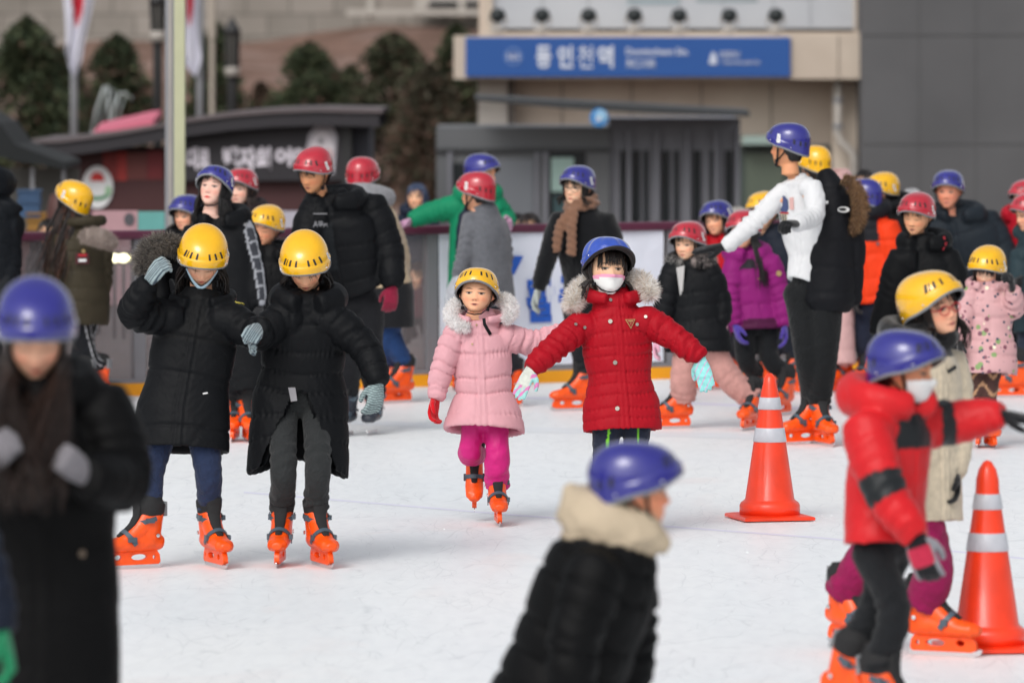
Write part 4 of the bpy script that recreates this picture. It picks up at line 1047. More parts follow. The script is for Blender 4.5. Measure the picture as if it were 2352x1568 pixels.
n2 = len(xs2); ff2 = [(k_ * n2 + i, k_ * n2 + i + 1, ((k_ + 1) % 4) * n2 + i + 1, ((k_ + 1) % 4) * n2 + i) for k_ in range(4) for i in range(n2 - 1)] + [tuple(k_ * n2 for k_ in range(4)), tuple(k_ * n2 + n2 - 1 for k_ in range(4))]
link('sign_board', make_mesh('sign_board', np.array(vv) - np.array(KL), ff2, M_FASCIA, False), bo)
wallbox('counter_front', 420, 805, 412, 840, -.55, 2.0, M_BOOTH)
wallbox('end_recess', 790, 812, 285, 840, -.72, 2.0, M_BLKMET)
wallbox('end_panel', 813, 850, 280, 840, -.4, 2.0, mat('slate_end_panel', c('343640'), .6))
M_KTX = mat('pale_print_letters', c('d8d2dc'), .6)
def text_at(body, x0, x1, y0, y1, Y, m_, parent, loc, bold=.012, name='lettering', d=0):
    t = fit(text_mesh(body, .4, .004, bold), (x1 - x0) / F * Y, (y1 - y0) / F * Y); v = mesh_np(t); set_np(t, np.stack([vx(x0, Y) + v[:, 0] - loc[0], Y + d - v[:, 2] - .006 - loc[1], vz(y1, Y) + v[:, 1] - loc[2]], 1)); t.materials.append(m_); t.name = name; return link(name, t, parent)
for w_, a, b_, y0, y1 in (('대로', 430, 482, 338, 390), ('백자희', 512, 622, 337, 392), ('어', 632, 670, 338, 382), ('여', 672, 712, 338, 382)): text_at(w_, a, b_, y0, y1, YK - .7, M_KTX, bo, KL, .02)
mb = MB(); Yo = YK - .71
def blob(pts, m_, name, Y, d=0, parent=None, loc=None):
    t = poly_mesh([[(vx(x, Y), vz(y, Y)) for x, y in pts]], .004); v = mesh_np(t); L_ = loc; set_np(t, np.stack([v[:, 0] - L_[0], Y + d - v[:, 2] - L_[1], v[:, 1] - L_[2]], 1)); t.materials.append(m_); return link(name, t, parent)
def ellp(cx_, cy_, rx, ry, n=28, a0=0, a1=360): return [(cx_ + rx * math.cos(R(a0 + (a1 - a0) * i / n)), cy_ - ry * math.sin(R(a0 + (a1 - a0) * i / n))) for i in range(n + (a1 - a0 < 360))]
po = tag(empty('portrait_print', V(740, 335, Yo)), 'pale round-headed portrait print on the charcoal booth sign', 'picture'); PO = tuple(V(740, 335, Yo))
blob([(712, 380), (702, 345), (708, 310), (722, 290), (745, 284), (766, 292), (775, 315), (772, 350), (768, 400), (730, 400)], mat('print_grey', c('aca8b0'), .6), 'hair', Yo, 0, po, PO)
blob(ellp(740, 338, 27, 38), mat('print_pale', c('d2ccd2'), .6), 'face', Yo, -.006, po, PO)
blob(ellp(752, 355, 12, 13), mat('print_pink', c('c09a98'), .6), 'cheek', Yo, -.012, po, PO)
blob(ellp(737, 325, 6, 7), mat('print_dim', c('8a858c'), .6), 'eye', Yo, -.012, po, PO)
Ye = YK - .52; ov = tag(empty('oval_emblem', V(224, 430, Ye)), 'white oval emblem with red and green fan shapes on the booth', 'sign'); OV = tuple(V(224, 430, Ye))
blob(ellp(224, 430, 36, 49), mat('emblem_white', c('dcdcde'), .5), 'plate', Ye, -.012, ov, OV)
blob([(208, 416), (210, 402), (219, 395), (230, 396), (238, 404), (240, 416)], mat('emblem_red', c('c2241f'), .5), 'red_fan', Ye, -.022, ov, OV)
blob(ellp(224, 434, 34, 26, 18, 200, 340) + ellp(224, 440, 22, 12, 18, 340, 200)[::1], mat('emblem_green', c('1f7a45'), .5), 'green_leaf', Ye, -.022, ov, OV)
blob(ellp(200, 437, 7, 10), mat('emblem_lime', c('8fb88f'), .5), 'left_petal', Ye, -.026, ov, OV); blob(ellp(249, 437, 7, 10), MATS['emblem_lime'], 'right_petal', Ye, -.026, ov, OV)
pst = tag(empty('red_poster', V(300, 370, Ye)), 'red poster sheets pasted on the booth wall beside the oval emblem', 'poster'); PS = tuple(V(300, 370, Ye))
for (x0, x1, y0, y1, h) in ((236, 268, 348, 415, '7d2422'), (268, 292, 348, 415, '9c2c28'), (292, 338, 350, 412, '6d3532'), (338, 376, 345, 412, '742026')): blob([(x0, y1), (x1 - 1, y1), (x1 - 1, y0), (x0, y0)], mat('poster_' + h, c(h), .6, var=(4, .15)), 'sheet', Ye, .012, pst, PS)
# pink awning behind, menu board in front
Yz = 66; mb = MB(); a = [V(212, 305, Yz), V(352, 292, Yz), V(352, 276, Yz), V(330, 278, Yz)]; b0 = a[0]
mb.add([tuple(p - b0) for p in a] + [tuple(p - b0 + Vector((0, 1.5, .1))) for p in a], [(0, 1, 2, 3), (7, 6, 5, 4), (0, 4, 5, 1), (1, 5, 6, 2), (2, 6, 7, 3), (3, 7, 4, 0)])
mb.tube([(.35, .7, -.05), (.35, .7, -2.3)], .03, 6); o = mb.build('pink_awning', mat('pink_canvas', c('c9667c'), .7)); o.location = b0; tag(o, 'slanted pink awning top showing over the booth roof', 'awning')
Yn = 47.0; mn = empty('menu_board', V(295, 525, Yn)); ML = tuple(V(295, 525, Yn)); tag(mn, 'low pink and teal menu board behind the maroon rail', 'board')
for (x0, x1, y0, y1, h, nme) in ((212, 316, 484, 700, 'b08a90', 'pink_panel'), (317, 378, 486, 700, '5fa09c', 'teal_panel')):
    mb = MB(); mb.box((vx(x0, Yn), Yn, vz(y1, Yn)), (vx(x1, Yn), Yn + .05, vz(y0, Yn))); mb.build(nme, mat('board_' + h, c(h), .6, var=(3, .1)), mn, loc=ML)
blob(ellp(297, 504, 12, 15), mat('board_dark', c('4c4a50'), .6), 'picture', Yn, -.004, mn, ML)
for x in (225, 365):
    mb = MB(); mb.box((vx(x, Yn) - .02, Yn + .06, -.012), (vx(x, Yn) + .02, Yn + .1, .9)); mb.build('leg', M_BLKMET, mn, loc=ML)
Yh = 52; pb = empty('white_notice', V(665, 510, Yh)); tag(pb, 'small white notice board behind the man in red helmet', 'board'); mb = MB(); mb.box((-.07 * 1.6, 0, -.10), (.07 * 1.6, .03, .10)); mb.build('face', mat('notice_paper', c('a9a6b2'), .6), pb); mb = MB(); mb.box((-.02, .035, -1.0), (.02, .06, .05)); mb.build('stake', M_BLKMET, pb)

# ---- stall at far left
Ys = 56.0; st = empty('market_stall', V(60, 520, Ys)); SL = tuple(V(60, 520, Ys)); tag(st, 'dark slate-roofed market stall at far left', 'stall')
mb = MB(); q = [V(-60, 250, Ys), V(0, 284, Ys), V(34, 332, Ys), V(150, 374, Ys), V(150, 388, Ys), V(40, 372, Ys), V(-60, 345, Ys)]
mb.add([tuple(p) for p in q] + [tuple(p + Vector((0, 2, 0))) for p in q], [tuple(range(7)), tuple(range(13, 6, -1))] + [(i, i + 7, (i + 1) % 7 + 7, (i + 1) % 7) for i in range(7)]); mb.build('roof', mat('slate_roof', c('15191b'), .85, var=(2, .15)), st, loc=SL)
for x in (70, 142):
    mb = MB(); mb.box((vx(x - 4, Ys), Ys + .2, -1.09), (vx(x + 4, Ys), Ys + .27, vz(385, Ys))); mb.build('post', M_POLE, st, loc=SL)
mb = MB(); mb.box((vx(-60, Ys), Ys + 1.8, -1.09), (vx(150, Ys), Ys + 1.9, vz(395, Ys))); mb.build('back_wall', mat('stall_back', c('5c5b58'), .8, var=(1.5, .25)), st, loc=SL)
Yt = 50.0
mb = MB(); mb.lathe([(.0, 0), (.105, 0), (.115, .4), (.105, .75), (.08, .86), (.0, .9)], n=20); o = mb.build('barrel', mat('brown_barrel', c('4a2a26'), .6, var=(4, .15)), None, True); o.scale = (1.2, 1.2, 1.25); o.location = (vx(140, Yt), Yt, -.012); tag(o, 'maroon-brown rounded barrel left of the booth', 'barrel')
for (x, y, w, h, hx, lb, nm) in ((85, 512, 60, 40, '8a6428', 'ochre yellow crate beside the brown barrel', 'crate'), (58, 470, 50, 60, '2f4a6a', 'blue covered crate stacked above the yellow one', 'crate')):
    mb = MB(); s = Yt / F; w *= s; h *= s; mb.box((-w / 2, 0, -h / 2), (w / 2, .25, h / 2)); 
    for zz in (-h / 2 - .006, 0, h / 2 - .012): mb.box((-w / 2 - .01, -.012, zz), (w / 2 + .01, .262, zz + .018))
    o = mb.build(nm, mat('crate_' + hx, c(hx), .7, var=(5, .2))); o.location = (vx(x, Yt), Yt + .35, vz(y, Yt)); tag(o, lb, 'crate')
mb = MB(); s = Yt / F; mb.box((vx(0, Yt), Yt + .3, -.012), (vx(125, Yt), Yt + .9, vz(532, Yt))); o = mb.build('stall_table', M_BOOTH); tag(o, 'low brown table under the crates at far left', 'table')
# lit lamps behind the clear panel
me_l = mat('lit_lamp_glass', (1, .95, .7), .4, emit=((1.0, .93, .55), 9.0))
for i, x in enumerate((262, 283, 309)):
    Yl = 43.5; o = empty('lamp', V(x, 593, Yl)); tag(o, 'small lit yellowish lamp glowing behind the clear rink panel', 'lamp', 'lamps behind the rink panel')
    mb = MB(); mb.lathe([(.0, -.035), (.03, -.025), (.040, 0), (.03, .028), (.0, .036)], n=14); mb.build('bulb', me_l, o, True)
    mb = MB(); mb.box((-.045, .03, -.05), (.045, .08, .05)); mb.box((-.012, .05, -.62), (.012, .075, -.05)); mb.build('holder', M_BLKMET, o)

# ---- station building
YS = 76.0; SB = (vx(1540, YS), YS, -1.09); sb = empty('station_building', SB); tag(sb, 'beige station building with a projecting fascia and pale billboard above', 'building')
def sbox(name, x0, x1, y0, y1, Y, d, m_, parent=None, loc=None, bev=0):
    mb = MB(); mb.box((vx(x0, Y), Y, vz(y1, Y)), (vx(x1, Y), Y + d, vz(y0, Y))); o = mb.build(name, m_, parent or sb, loc=loc or SB)
    if bev: m__ = o.modifiers.new('b', 'BEVEL'); m__.width = bev; m__.segments = 2
    return o
sbox('wall', 1100, 1985, -160, 760, YS, 4, M_TAN)
for x in (1290, 1450, 1610, 1770): sbox('panel_joint', x, x + 2.5, 190, 520, YS - .012, .011, mat('joint_shadow_gap', c('6b625a'), .9))
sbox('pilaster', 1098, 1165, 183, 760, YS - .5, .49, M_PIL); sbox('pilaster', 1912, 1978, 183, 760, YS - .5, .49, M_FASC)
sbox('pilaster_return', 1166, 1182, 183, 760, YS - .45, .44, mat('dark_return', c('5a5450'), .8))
sbox('fascia', 1042, 1980, 82, 182, YS - 1.1, 1.09, M_FASC); sbox('fascia_joint', 1925, 1927, 84, 180, YS - 1.112, .011, MATS['joint_shadow_gap'])
sbox('ledge', 1120, 1980, 74, 82, YS - 1.05, .9, M_FASC)
sbox('billboard', 1131, 1962, -170, 66, YS - .4, .3, M_BILL)
for x in (1245, 1350, 1455, 1560, 1660, 1775, 1860): sbox('billboard_seam', x, x + 2, -170, 66, YS - .412, .011, mat('seam_grey', c('8d9096'), .6))
for (x0, x1, y0, y1) in ((1440, 1560, -60, 12), (1600, 1740, -60, 6), (1790, 1880, -80, -4)): sbox('billboard_print', x0, x1, y0, y1, YS - .408, .007, mat('billboard_teal', c('8c989f'), .5, var=(1.2, .2)))
sbox('column', 1116, 1131, -170, 74, YS - .5, .4, M_FASC); sbox('column', 1962, 1982, -170, 74, YS - .5, .4, M_FASC)
sbox('light_strip', 1705, 1790, 312, 332, YS - .6, .55, mat('pale_green_strip', c('93a6a0'), .4))
sbox('doorway', 1700, 1905, 340, 760, YS - .2, .19, mat('green_dark_doorway', c('3c4743'), .4, var=(.8, .2)))
sbox('door_glass', 1712, 1800, 352, 760, YS - .25, .04, mat('olive_glass', c('5a6358'), .2)); sbox('doorway_lintel', 1700, 1905, 333, 342, YS - .4, .38, mat('dark_lintel', c('39423e'), .6))
dp = empty('downpipe', V(1945, 300, YS - .8)); DL = tuple(V(1945, 300, YS - .8)); tag(dp, 'grey downpipe with a bend on the right end of the beige station', 'pipe'); mb = MB()
mb.tube([V(1924, 184, YS - .8), V(1924, 305, YS - .8), V(1930, 325, YS - .8), V(1955, 348, YS - .8), V(1962, 365, YS - .8), V(1962, 560, YS - .8)], .055, 10); mb.build('pipe', M_PIL, dp, True, loc=DL)
for y in (230, 290, 430):
    mb = MB(); x = 1924 if y < 300 else 1962; p = V(x, y, YS - .8); mb.lathe([(.07, -.03), (.07, .03)], tuple(p), 10); mb.build('clamp', M_POLE, dp, loc=DL)
YF = YS - 1.16; sg = empty('station_sign', V(1440, 130, YF)); GL2 = tuple(V(1440, 130, YF)); tag(sg, 'long blue station name sign with white Korean letters', 'sign')
sbox('panel', 1069, 1816, 86, 177, YF, .05, M_SIGNB, sg, GL2, .01)
for w_, x0, x1, y0, y1, b_ in (('동', 1231, 1266, 105, 157, .016), ('인', 1281, 1316, 105, 157, .016), ('천', 1327, 1362, 105, 157, .004), ('역', 1372, 1409, 105, 157, .016), ('Dongincheon Stn.', 1438, 1582, 110, 132, .008), ('东仁川站', 1438, 1505, 135, 157, .008), ('인천광역시', 1652, 1698, 118, 134, .006), ('Incheon Metropolitan City', 1660, 1745, 139, 150, .004), ('161', 1166, 1192, 122, 138, .008)):
    text_at(w_, x0, x1, y0, y1, YF, M_SIGNW, sg, GL2, b_)
t = poly_mesh([[(.115 * math.cos(a), .115 * math.sin(a)) for a in np.linspace(0, 6.28, 28)[:-1]], [(.098 * math.cos(a), .098 * math.sin(a)) for a in np.linspace(0, 6.28, 28)[:-1]]], .004); v = mesh_np(t); p = V(1179, 130, YF); set_np(t, np.stack([v[:, 0] + p.x - GL2[0], YF - .008 - v[:, 2] - GL2[1], v[:, 1] + p.z - GL2[2]], 1)); t.materials.append(mat('soft_ring_print', c('6f8cc0'), .5)); link('line_number_ring', t, sg)
blob([(1628, 148), (1632, 128), (1638, 118), (1644, 128), (1648, 148)], M_SIGNW, 'city_mark', YF, -.01, sg, GL2)
names = ('leftmost', 'second', 'third', 'fourth', 'fifth', 'sixth', 'rightmost')
for nme, x in zip(names, (1143, 1245, 1352, 1457, 1560, 1675, 1782)):
    Yq = YS - .98; p = V(x, 74, Yq); o = empty('floodlight', p); tag(o, f'{nme} dark floodlight on the ledge above the blue station sign' if nme[-1] == 't' else f'{nme} dark floodlight from the left above the blue station sign', 'floodlight', 'floodlights above the station sign')
    mb = MB(); mb.lathe([(.0, 0), (.10, 0), (.10, .05), (.03, .07), (.025, .15)], n=12); mb.build('base', M_PIL, o, True)
    mb = MB(); mb.lathe([(.05, .13), (.095, .17), (.105, .24), (.08, .29), (.03, .31), (0, .312)], n=14); mb.build('head', mat('floodlight_housing', c('1c2426'), .5), o, True)
    mb = MB(); mb.tube([(-.11, 0, .20), (-.11, .04, .10), (0, .05, .07), (.11, .04, .10), (.11, 0, .20)], .014, 6); mb.build('bracket', M_PIL, o)
# grey building at right
YG = 74.6; gb = empty('grey_building', (vx(2180, YG), YG, -1.09)); GB = (vx(2180, YG), YG, -1.09); tag(gb, 'plain dark grey building filling the right background', 'building')
sbox('wall', 1978, 2620, -200, 760, YG, 2.5, M_GREYB, gb, GB)
for x in (2110, 2240, 2370): sbox('wall_joint', x, x + 1.5, -200, 760, YG - .010, .009, mat('grey_joint', c('585859'), .9), gb, GB)
for y in (80, 330): sbox('wall_joint', 1978, 2620, y, y + 1.5, YG - .012, .0085, MATS['grey_joint'], gb, GB)
# ---- pavilion with canopy
YV = 66.0; PV = (vx(1350, YV), YV, -1.09); pv = empty('glass_pavilion', PV); tag(pv, 'dark grey entrance pavilion with glazing and vertical fins under a thin canopy', 'pavilion')
def pbox(name, x0, x1, y0, y1, dY, d, m_): return sbox(name, x0, x1, y0, y1, YV + dY, d, m_, pv, PV)
pbox('wall', 1002, 1400, 292, 760, 0, 2.5, M_PAV); pbox('wall', 1400, 1700, 272, 760, .1, 2.4, M_PAV2)
pbox('header', 1000, 1402, 340, 348, -.06, .055, mat('dark_header', c('3c3e41'), .6))
pbox('window', 1040, 1105, 375, 760, -.03, .025, M_DKG); pbox('window', 1118, 1225, 365, 760, -.03, .025, mat('grey_reflecting_glass', c('767a80'), .15))
pbox('window', 1262, 1345, 346, 760, -.03, .025, M_DKG); pbox('window_glow', 1266, 1318, 362, 440, -.045, .01, M_PALEG); pbox('window_glow', 1272, 1330, 452, 500, -.045, .01, mat('teal_glow', c('3d5357'), .2))
for x0 in (1028, 1108, 1228, 1248): pbox('frame', x0, x0 + 10, 350, 760, -.05, .045, M_PAV2)
for i, x in enumerate((1425, 1452, 1478, 1520, 1548, 1592, 1630, 1665)): pbox('fin_gap', x, x + (18 if i % 2 else 11), 346, 760, .06, .035, M_DKG)
for x in (1440, 1505, 1575, 1640, 1690): pbox('fin', x, x + 9, 300, 760, -.03, .12, M_PAV2)
mb = MB(); q = [V(1090, 222, YV - 1), V(1722, 256, YV - 1), V(1722, 268, YV - 1), V(1500, 262, YV - 1), V(1300, 250, YV - 1), V(1090, 231, YV - 1)]
mb.add([tuple(p) for p in q] + [tuple(p + Vector((0, 1.3, .02))) for p in q], [tuple(range(6))[::-1], tuple(range(6, 12))] + [(i, (i + 1) % 6, (i + 1) % 6 + 6, i + 6) for i in range(6)]); mb.build('canopy', mat('dark_canopy', c('2a2d30'), .5), pv, loc=PV)
rd = empty('round_sign', V(1376, 270, YV - 1.1)); RL = tuple(V(1376, 270, YV - 1.1)); tag(rd, 'round blue and white sign under the pavilion canopy', 'sign')
blob(ellp(1376, 270, 21, 21), mat('round_sign_blue', c('2f7fc0'), .4), 'disc', YV - 1.1, 0, rd, RL); blob(ellp(1380, 266, 13, 14, 20, -60, 200), mat('round_sign_pale', c('8fb8d4'), .4), 'swirl', YV - 1.1, -.01, rd, RL); blob(ellp(1374, 274, 6, 6), M_SIGNW, 'dot', YV - 1.1, -.02, rd, RL)
mb = MB(); mb.box((vx(1373, YV), YV - 1.05, vz(262, YV)), (vx(1379, YV), YV - .9, vz(240, YV))); mb.build('bracket', M_BLKMET, rd, loc=RL)

# ---- traffic cones
def cone(x, base, label, topform):
    Y = depth(base); root = empty('traffic_cone', (vx(x, Y), Y, 0)); tag(root, label, 'traffic cone', 'orange traffic cones on the ice')
    mo = mat('orange_cone_plastic', c('ee3c17'), .36, coat=.2, var=(5, .2), bump=[(6, .006, .5)]); mr = mat('silver_reflective_tape', c('bfc1c8'), .35, var=(14, .12), bump=[(9, .006, 1.0)])
    mb = MB(); w = .190; n = 12
    sh_ = []
    for z, ww in ((.006, w), (.019, w), (.023, w - .008), (.028, .150)):
        for i in range(4):
            a0, a1 = (i * 90 + 45), (i * 90 + 135)
            for t in np.linspace(0, 1, 4)[:3]:
                px = ww * math.sqrt(2) * (math.cos(R(a0)) * (1 - t) + math.cos(R(a1)) * t); py = ww * math.sqrt(2) * (math.sin(R(a0)) * (1 - t) + math.sin(R(a1)) * t)
                sh_.append((px * .95, py * .95, z))
    ff = [(j * n + i, j * n + (i + 1) % n, (j + 1) * n + (i + 1) % n, (j + 1) * n + i) for j in range(3) for i in range(n)] + [tuple(range(n))[::-1], tuple(range(3 * n, 4 * n))]
    mb.add(sh_, ff); o = mb.build('base_plate', mo, root); o.rotation_euler.z = R(8 if topform else 14)
    r = lambda z: .122 - (.122 - .036) * (z - .10) / (.68 - .10)
    mb = MB(); prof = [(.150, .026), (.150, .070), (.144, .084), (.130, .094), (r(.10), .102), (r(.40), .40), (r(.60), .60)]
    prof += [(r(.63), .63), (.034, .668), (.028, .70), (.012, .722), (.0, .724)] if not topform else [(.046, .62), (.044, .66), (.034, .700), (.016, .728), (0, .735)]
    mb.lathe(prof, n=40); mb.build('cone_body', mo, root, True)
    for z0, z1 in ((.385, .455), (.545, .605)):
        mb = MB(); mb.lathe([(r(z0) + .0015, z0), (r(z0) + .004, z0 + .003), (r(z1) + .004, z1 - .003), (r(z1) + .0015, z1)], n=40); mb.build('reflective_band', mr, root, True)
    return root
cone(1768, 1192, 'orange traffic cone with a pinched tip, standing alone on the ice', 0)
cone(2268, 1492, 'orange traffic cone with pointed tip beside the girl in beige jacket', 1)
# ================================================================ PEOPLE
def stripes(col2, period=.010, axis=0, duty=.5):
    def f(v, cc):
        s = np.sin(v[:, axis] * 2 * math.pi / period + 2.2 * np.sin(v[:, 1] * 90)); m = np.clip(s * 1.5 + .5 - duty, 0, 1)[:, None]; return cc * (1 - m) + np.array(c(col2)) * m
    return f
def duo(col2, thr=0.0, axis=2, lo=True):
    def f(v, cc):
        m = (v[:, axis] < thr) if lo else (v[:, axis] > thr); cc = cc.copy(); cc[m] = np.array(c(col2)); return cc
    return f
def zones(*rules):
    """rules: (mask function(env), colour)"""
    def f(e, cl):
        for m, h in rules: cl[m(e)] = np.array(c(h))
        return cl
    return f
KNIT = dict()
BLK = '14161a'
def tape(e, cl, d=(.55, -.83, 0)):
    ch = e['ch'][2]; d = np.array(d); a0 = np.arctan2((ch.L @ d).mean(), (ch.F @ d).mean()); da = np.abs((e['ang'] - a0 + math.pi) % (2 * math.pi) - math.pi)
    m = (e['pid'] == 2) & (da < .42) & (e['t'] > .06); inner = m & (da < .29) & (np.sin(e['t'] * 70) > -.9)
    cl = cl.copy(); cl[m] = np.array(c('9a9ca2')); cl[inner] = np.array(c('3a3c42')); return cl
# ---------- front four in focus
pg = person('little girl in a pale pink padded coat and yellow helmet gliding on one skate', 1203, .66, (1097, 614), (1104, 738, .02), (1113, 955, .02),
    [(1045, 772, 0), (1012, 855, -.02), (1002, 908, -.05)], [(1166, 775, .02), (1228, 790, .05), (1285, 762, .08)],
    ((1078, 1040, .02), (1090, .30, 0, .155, 42)), ((1142, 1050, -.03), (1143, -.02, 4)), hy=-6, hp=-6, hr=3, by=-4, hs=.90, wide=1.07, hh=.96, helmet='y', child=.75, mouth='open', skin='e0a683', lips='b5625e',
    coat=dict(col='dda6ae', cw=.142, hw=.200, hem=(1111, 990, 0), dr=.72, ww=.95, pitch=.098, amp=.010, hood=.5, mat_=M_NYLON, sl=1.05, arm_pitch=.062, wr=.0035, hip=.78, voxel=.0065),
    pants=dict(col='c81f78', thigh=1.05, knee=1.25, ankle=1.5, wr=.006, gather=.004, mat_=M_SHINY), gloves=[('c50f1c', 'mitt', (-.2, -.15, -1), (-.7, .5, 0)), ('c50f1c', 'relaxed')],
    hair=dict(col='1d1310', fringe=0, wisps=0, back=.08), fine=True)
for q, rr_, sd in ((((1082, 688, .10), (1060, 692, .06), (1040, 708, .02), (1036, 730, -.03), (1052, 748, -.08), (1078, 752, -.11)), (.030, .036, .038, .038, .036, .026), 3), (((1140, 684, .10), (1158, 688, .05), (1172, 702, .0), (1174, 720, -.05), (1160, 738, -.09)), (.030, .034, .036, .034, .024), 4)):
    fur(pg, [V(x, y, pg['Y'] + d + .02) for x, y, d in q], rr_, 2600, .026, ('ffffff', 'faf6f5', 'ffffff', 'eee8e6'), sd, droop=.1)
for (x, y) in ((1095, 746), (1085, 790)): patch_on(pg, x, y, disc(.005), 'snap_button', mat('brass_snap', c('b49a74'), .35, metal=.7))
mb = MB(); p, nn_ = on_coat(pg, 1112, 745); p2, _ = on_coat(pg, 1126, 768)
mb.tube([p + nn_ * .03 + np.array([-.005, 0, .03]), p + nn_ * .02, p2 + nn_ * .012], .008, 8, flat=.25, ref=(1, 0, 0)); mb.build('strap_end', M_STRAP, pg['root'], True, loc=pg['loc'])

rg = person('girl in red padded coat, white mask and visored blue helmet, arms spread', 1228, .80, (1395, 543), (1410, 690, .02), (1427, 925, .02),
    [(1330, 752, -.02), (1272, 800, -.12), (1222, 842, -.2)], [(1488, 738, 0), (1555, 778, -.04), (1606, 818, -.06)],
    ((1388, 1085, .0), (1388, .08, -8)), ((1462, 1085, .0), (1470, 0, 10)), hy=14, hp=-3, hr=3, by=6, hs=1.04, hh=1.07, hup=.010, helmet='s', child=.6, skin='e6b08f',
    coat=dict(col='a80f20', cw=.165, hw=.190, hem=(1430, 990, 0), dr=.68, ww=.90, pitch=.062, amp=.007, hood=.75, mat_=M_NYLON, sl=1.0, arm_pitch=.075, wr=.005, fold=.008, hip=.7, voxel=.0065),
    pants=dict(col='262c3c', thigh=1.05, zone=zones((lambda e: (e['pid'] > 0) & (np.abs(np.abs(e['ang']) - 1.6) < .10), '7fd23c'))),
    gloves=[('9cd3cf', 'flat', (-.5, -.35, -1), (-.6, -.75, .2), lambda v, cc: np.where((np.sin(v[:, 0] * 90 + v[:, 1] * 140) > .35)[:, None] & (v[:, 2] < .012)[:, None], np.array(c('d77fb4')), np.where((v[:, 2] > .006)[:, None], np.array(c('c9cdc4')), cc))),
            ('8fd6d3', 'flat', (.25, -.2, -1), (-.2, -.9, 0), lambda v, cc: np.where((np.sin(v[:, 0] * 150 + v[:, 1] * 170) > .86)[:, None], np.array(c('c9a3c8')), cc))],
    hair=dict(col='1c1412', fringe=70, long=.10, back=.09, n=90, side=1.25, fz=.018), fine=True)
for q, rr_, sd in ((((1372, 640, .10), (1352, 650, .06), (1332, 668, .02), (1316, 690, -.02), (1314, 710, -.05)), (.030, .042, .046, .044, .032), 5), (((1430, 636, .10), (1452, 640, .06), (1474, 648, .02), (1490, 664, -.02), (1494, 684, -.05)), (.030, .040, .044, .042, .030), 6)):
    fur(rg, [V(x, y, rg['Y'] + d) for x, y, d in q], rr_, 3000, .040, ('fdf8f2', 'f3ebe2', 'ffffff', 'd9ccbf'), sd, droop=.2)
me_ = face_patch(rg, -.125, -.028, 1.32, .010, 'face_mask', mat('mask_cloth', attr=True, rough=.85, bump=[(300, .0006, 0)]), lambda z, p: np.where((z > -.042 - .012 * (np.abs(p) > .8))[:, None], np.array(c('e79bb8')), np.array(c('e6e6e4'))), lambda ph: -.024 - .012 * np.abs(ph) ** 2 * .6)
for (x, y, r_) in ((1401, 689, .0085), (1402, 738, .0105), (1413, 832, .0105), (1418, 938, .0105), (1428, 1036 - 40, .009), (1322, 746, .008), (1342, 752, .008), (1483, 728, .008), (1464, 744, .008)):
    patch_on(rg, x, y, disc(r_), 'snap_button', mat('pewter_snap', c('a8a29a'), .3, metal=.8), lift=.006)
tb = patch_on(rg, 1447, 741, [(-.026, .016), (.026, .016), (0, -.030)], 'triangle_badge', mat('gold_badge_edge', c('b99a66'), .4, metal=.4), lift=.006)
m2 = poly_mesh([[(-.020, .0125), (.020, .0125), (0, -.023)]], .001); m2.materials.append(mat('red_badge_face', c('8f1a22'), .6)); link('badge_face', m2, tb, Matrix.Translation((0, 0, .0025)))
t = text_mesh('?', .016, .0005, .0006, 'CENTER'); t.materials.append(MATS['gold_badge_edge']); t.name = 'badge_mark'; link('badge_mark', t, tb, Matrix.Translation((0, -.009, .0042)))
m2 = poly_mesh([rect(.024, .0055)], .0005); m2.materials.append(MATS['gold_badge_edge']); link('badge_lettering', m2, tb, Matrix.Translation((0, .007, .0042)))

M1 = person('teenager in long black coat, pale blue mask under her chin, one striped glove raised', 1300, .93, (468, 517), (462, 700, .09), (422, 935, .04),
    [(372, 728, .02), (300, 722, -.08), (338, 652, -.15)], [(532, 735, .02), (592, 772, -.04), (592, 752, -.2)],
    ((345, 1080, -.02), (318, -.10, -62, 0, 0, 0)), ((480, 1080, -.04), (490, 0, 22)), hy=4, hp=43, hr=4, by=-4, hs=.97, hh=1.02, helmet='y', child=.35, eyes='closed', skin='e6a98a', lips='b0504c',
    coat=dict(col=BLK, cw=.195, hw=.222, hem=(415, 1035, 0), dr=.66, pitch=.0, hood=.6, coll_h=.03, collar=1.25, sl=1.0, seams=(.27, .50, .86), wr=.005, fold=.008, voxel=.0075,
              zone=zones((lambda e: (e['pid'] == 0) & (e['t'] < .20), '0e0f11'))),
    pants=dict(col='242f4a', thigh=.95, knee=.95, ankle=.92),
    gloves=[('93a3a6', 'grip', (.55, -.3, .75), (-.4, -.7, .2), stripes('3c4854', .012, 1)), ('8d9ca0', 'fist', (-.15, -.9, -.2), (.35, -.5, .6), stripes('36424e', .011, 1))],
    hair=dict(col='17100e', fringe=0, wisps=26, long=.16, back=.09, n=80, side=1.3), fine=True)
hp_ = [V(x, y, M1['Y'] + d) for x, y, d in ((432, 660, .22), (405, 612, .20), (378, 604, .18), (362, 640, .16), (372, 690, .14))]
hm_ = skin_of([Chain([(p, .062, .050) for p in hp_], (0, 1, 0), S=16)], .01, 4, 'hood'); set_cols(hm_, np.array(c('101114'))); v_ = mesh_np(hm_); set_np(hm_, v_ - M1['loc']); hm_.materials.append(M_NYLON); link('hood', hm_, M1['root'])
fur(M1, [V(x, y, M1['Y'] + d) for x, y, d in ((424, 590, .16), (408, 566, .14), (380, 556, .12), (350, 562, .09), (333, 582, .06), (326, 606, .04), (330, 626, .03))], [.026, .032, .036, .038, .036, .032, .024], 4200, .040, ('6f6963', '4c4845', '8f8881', 'a39b92'), 7, droop=.2)
vv = []
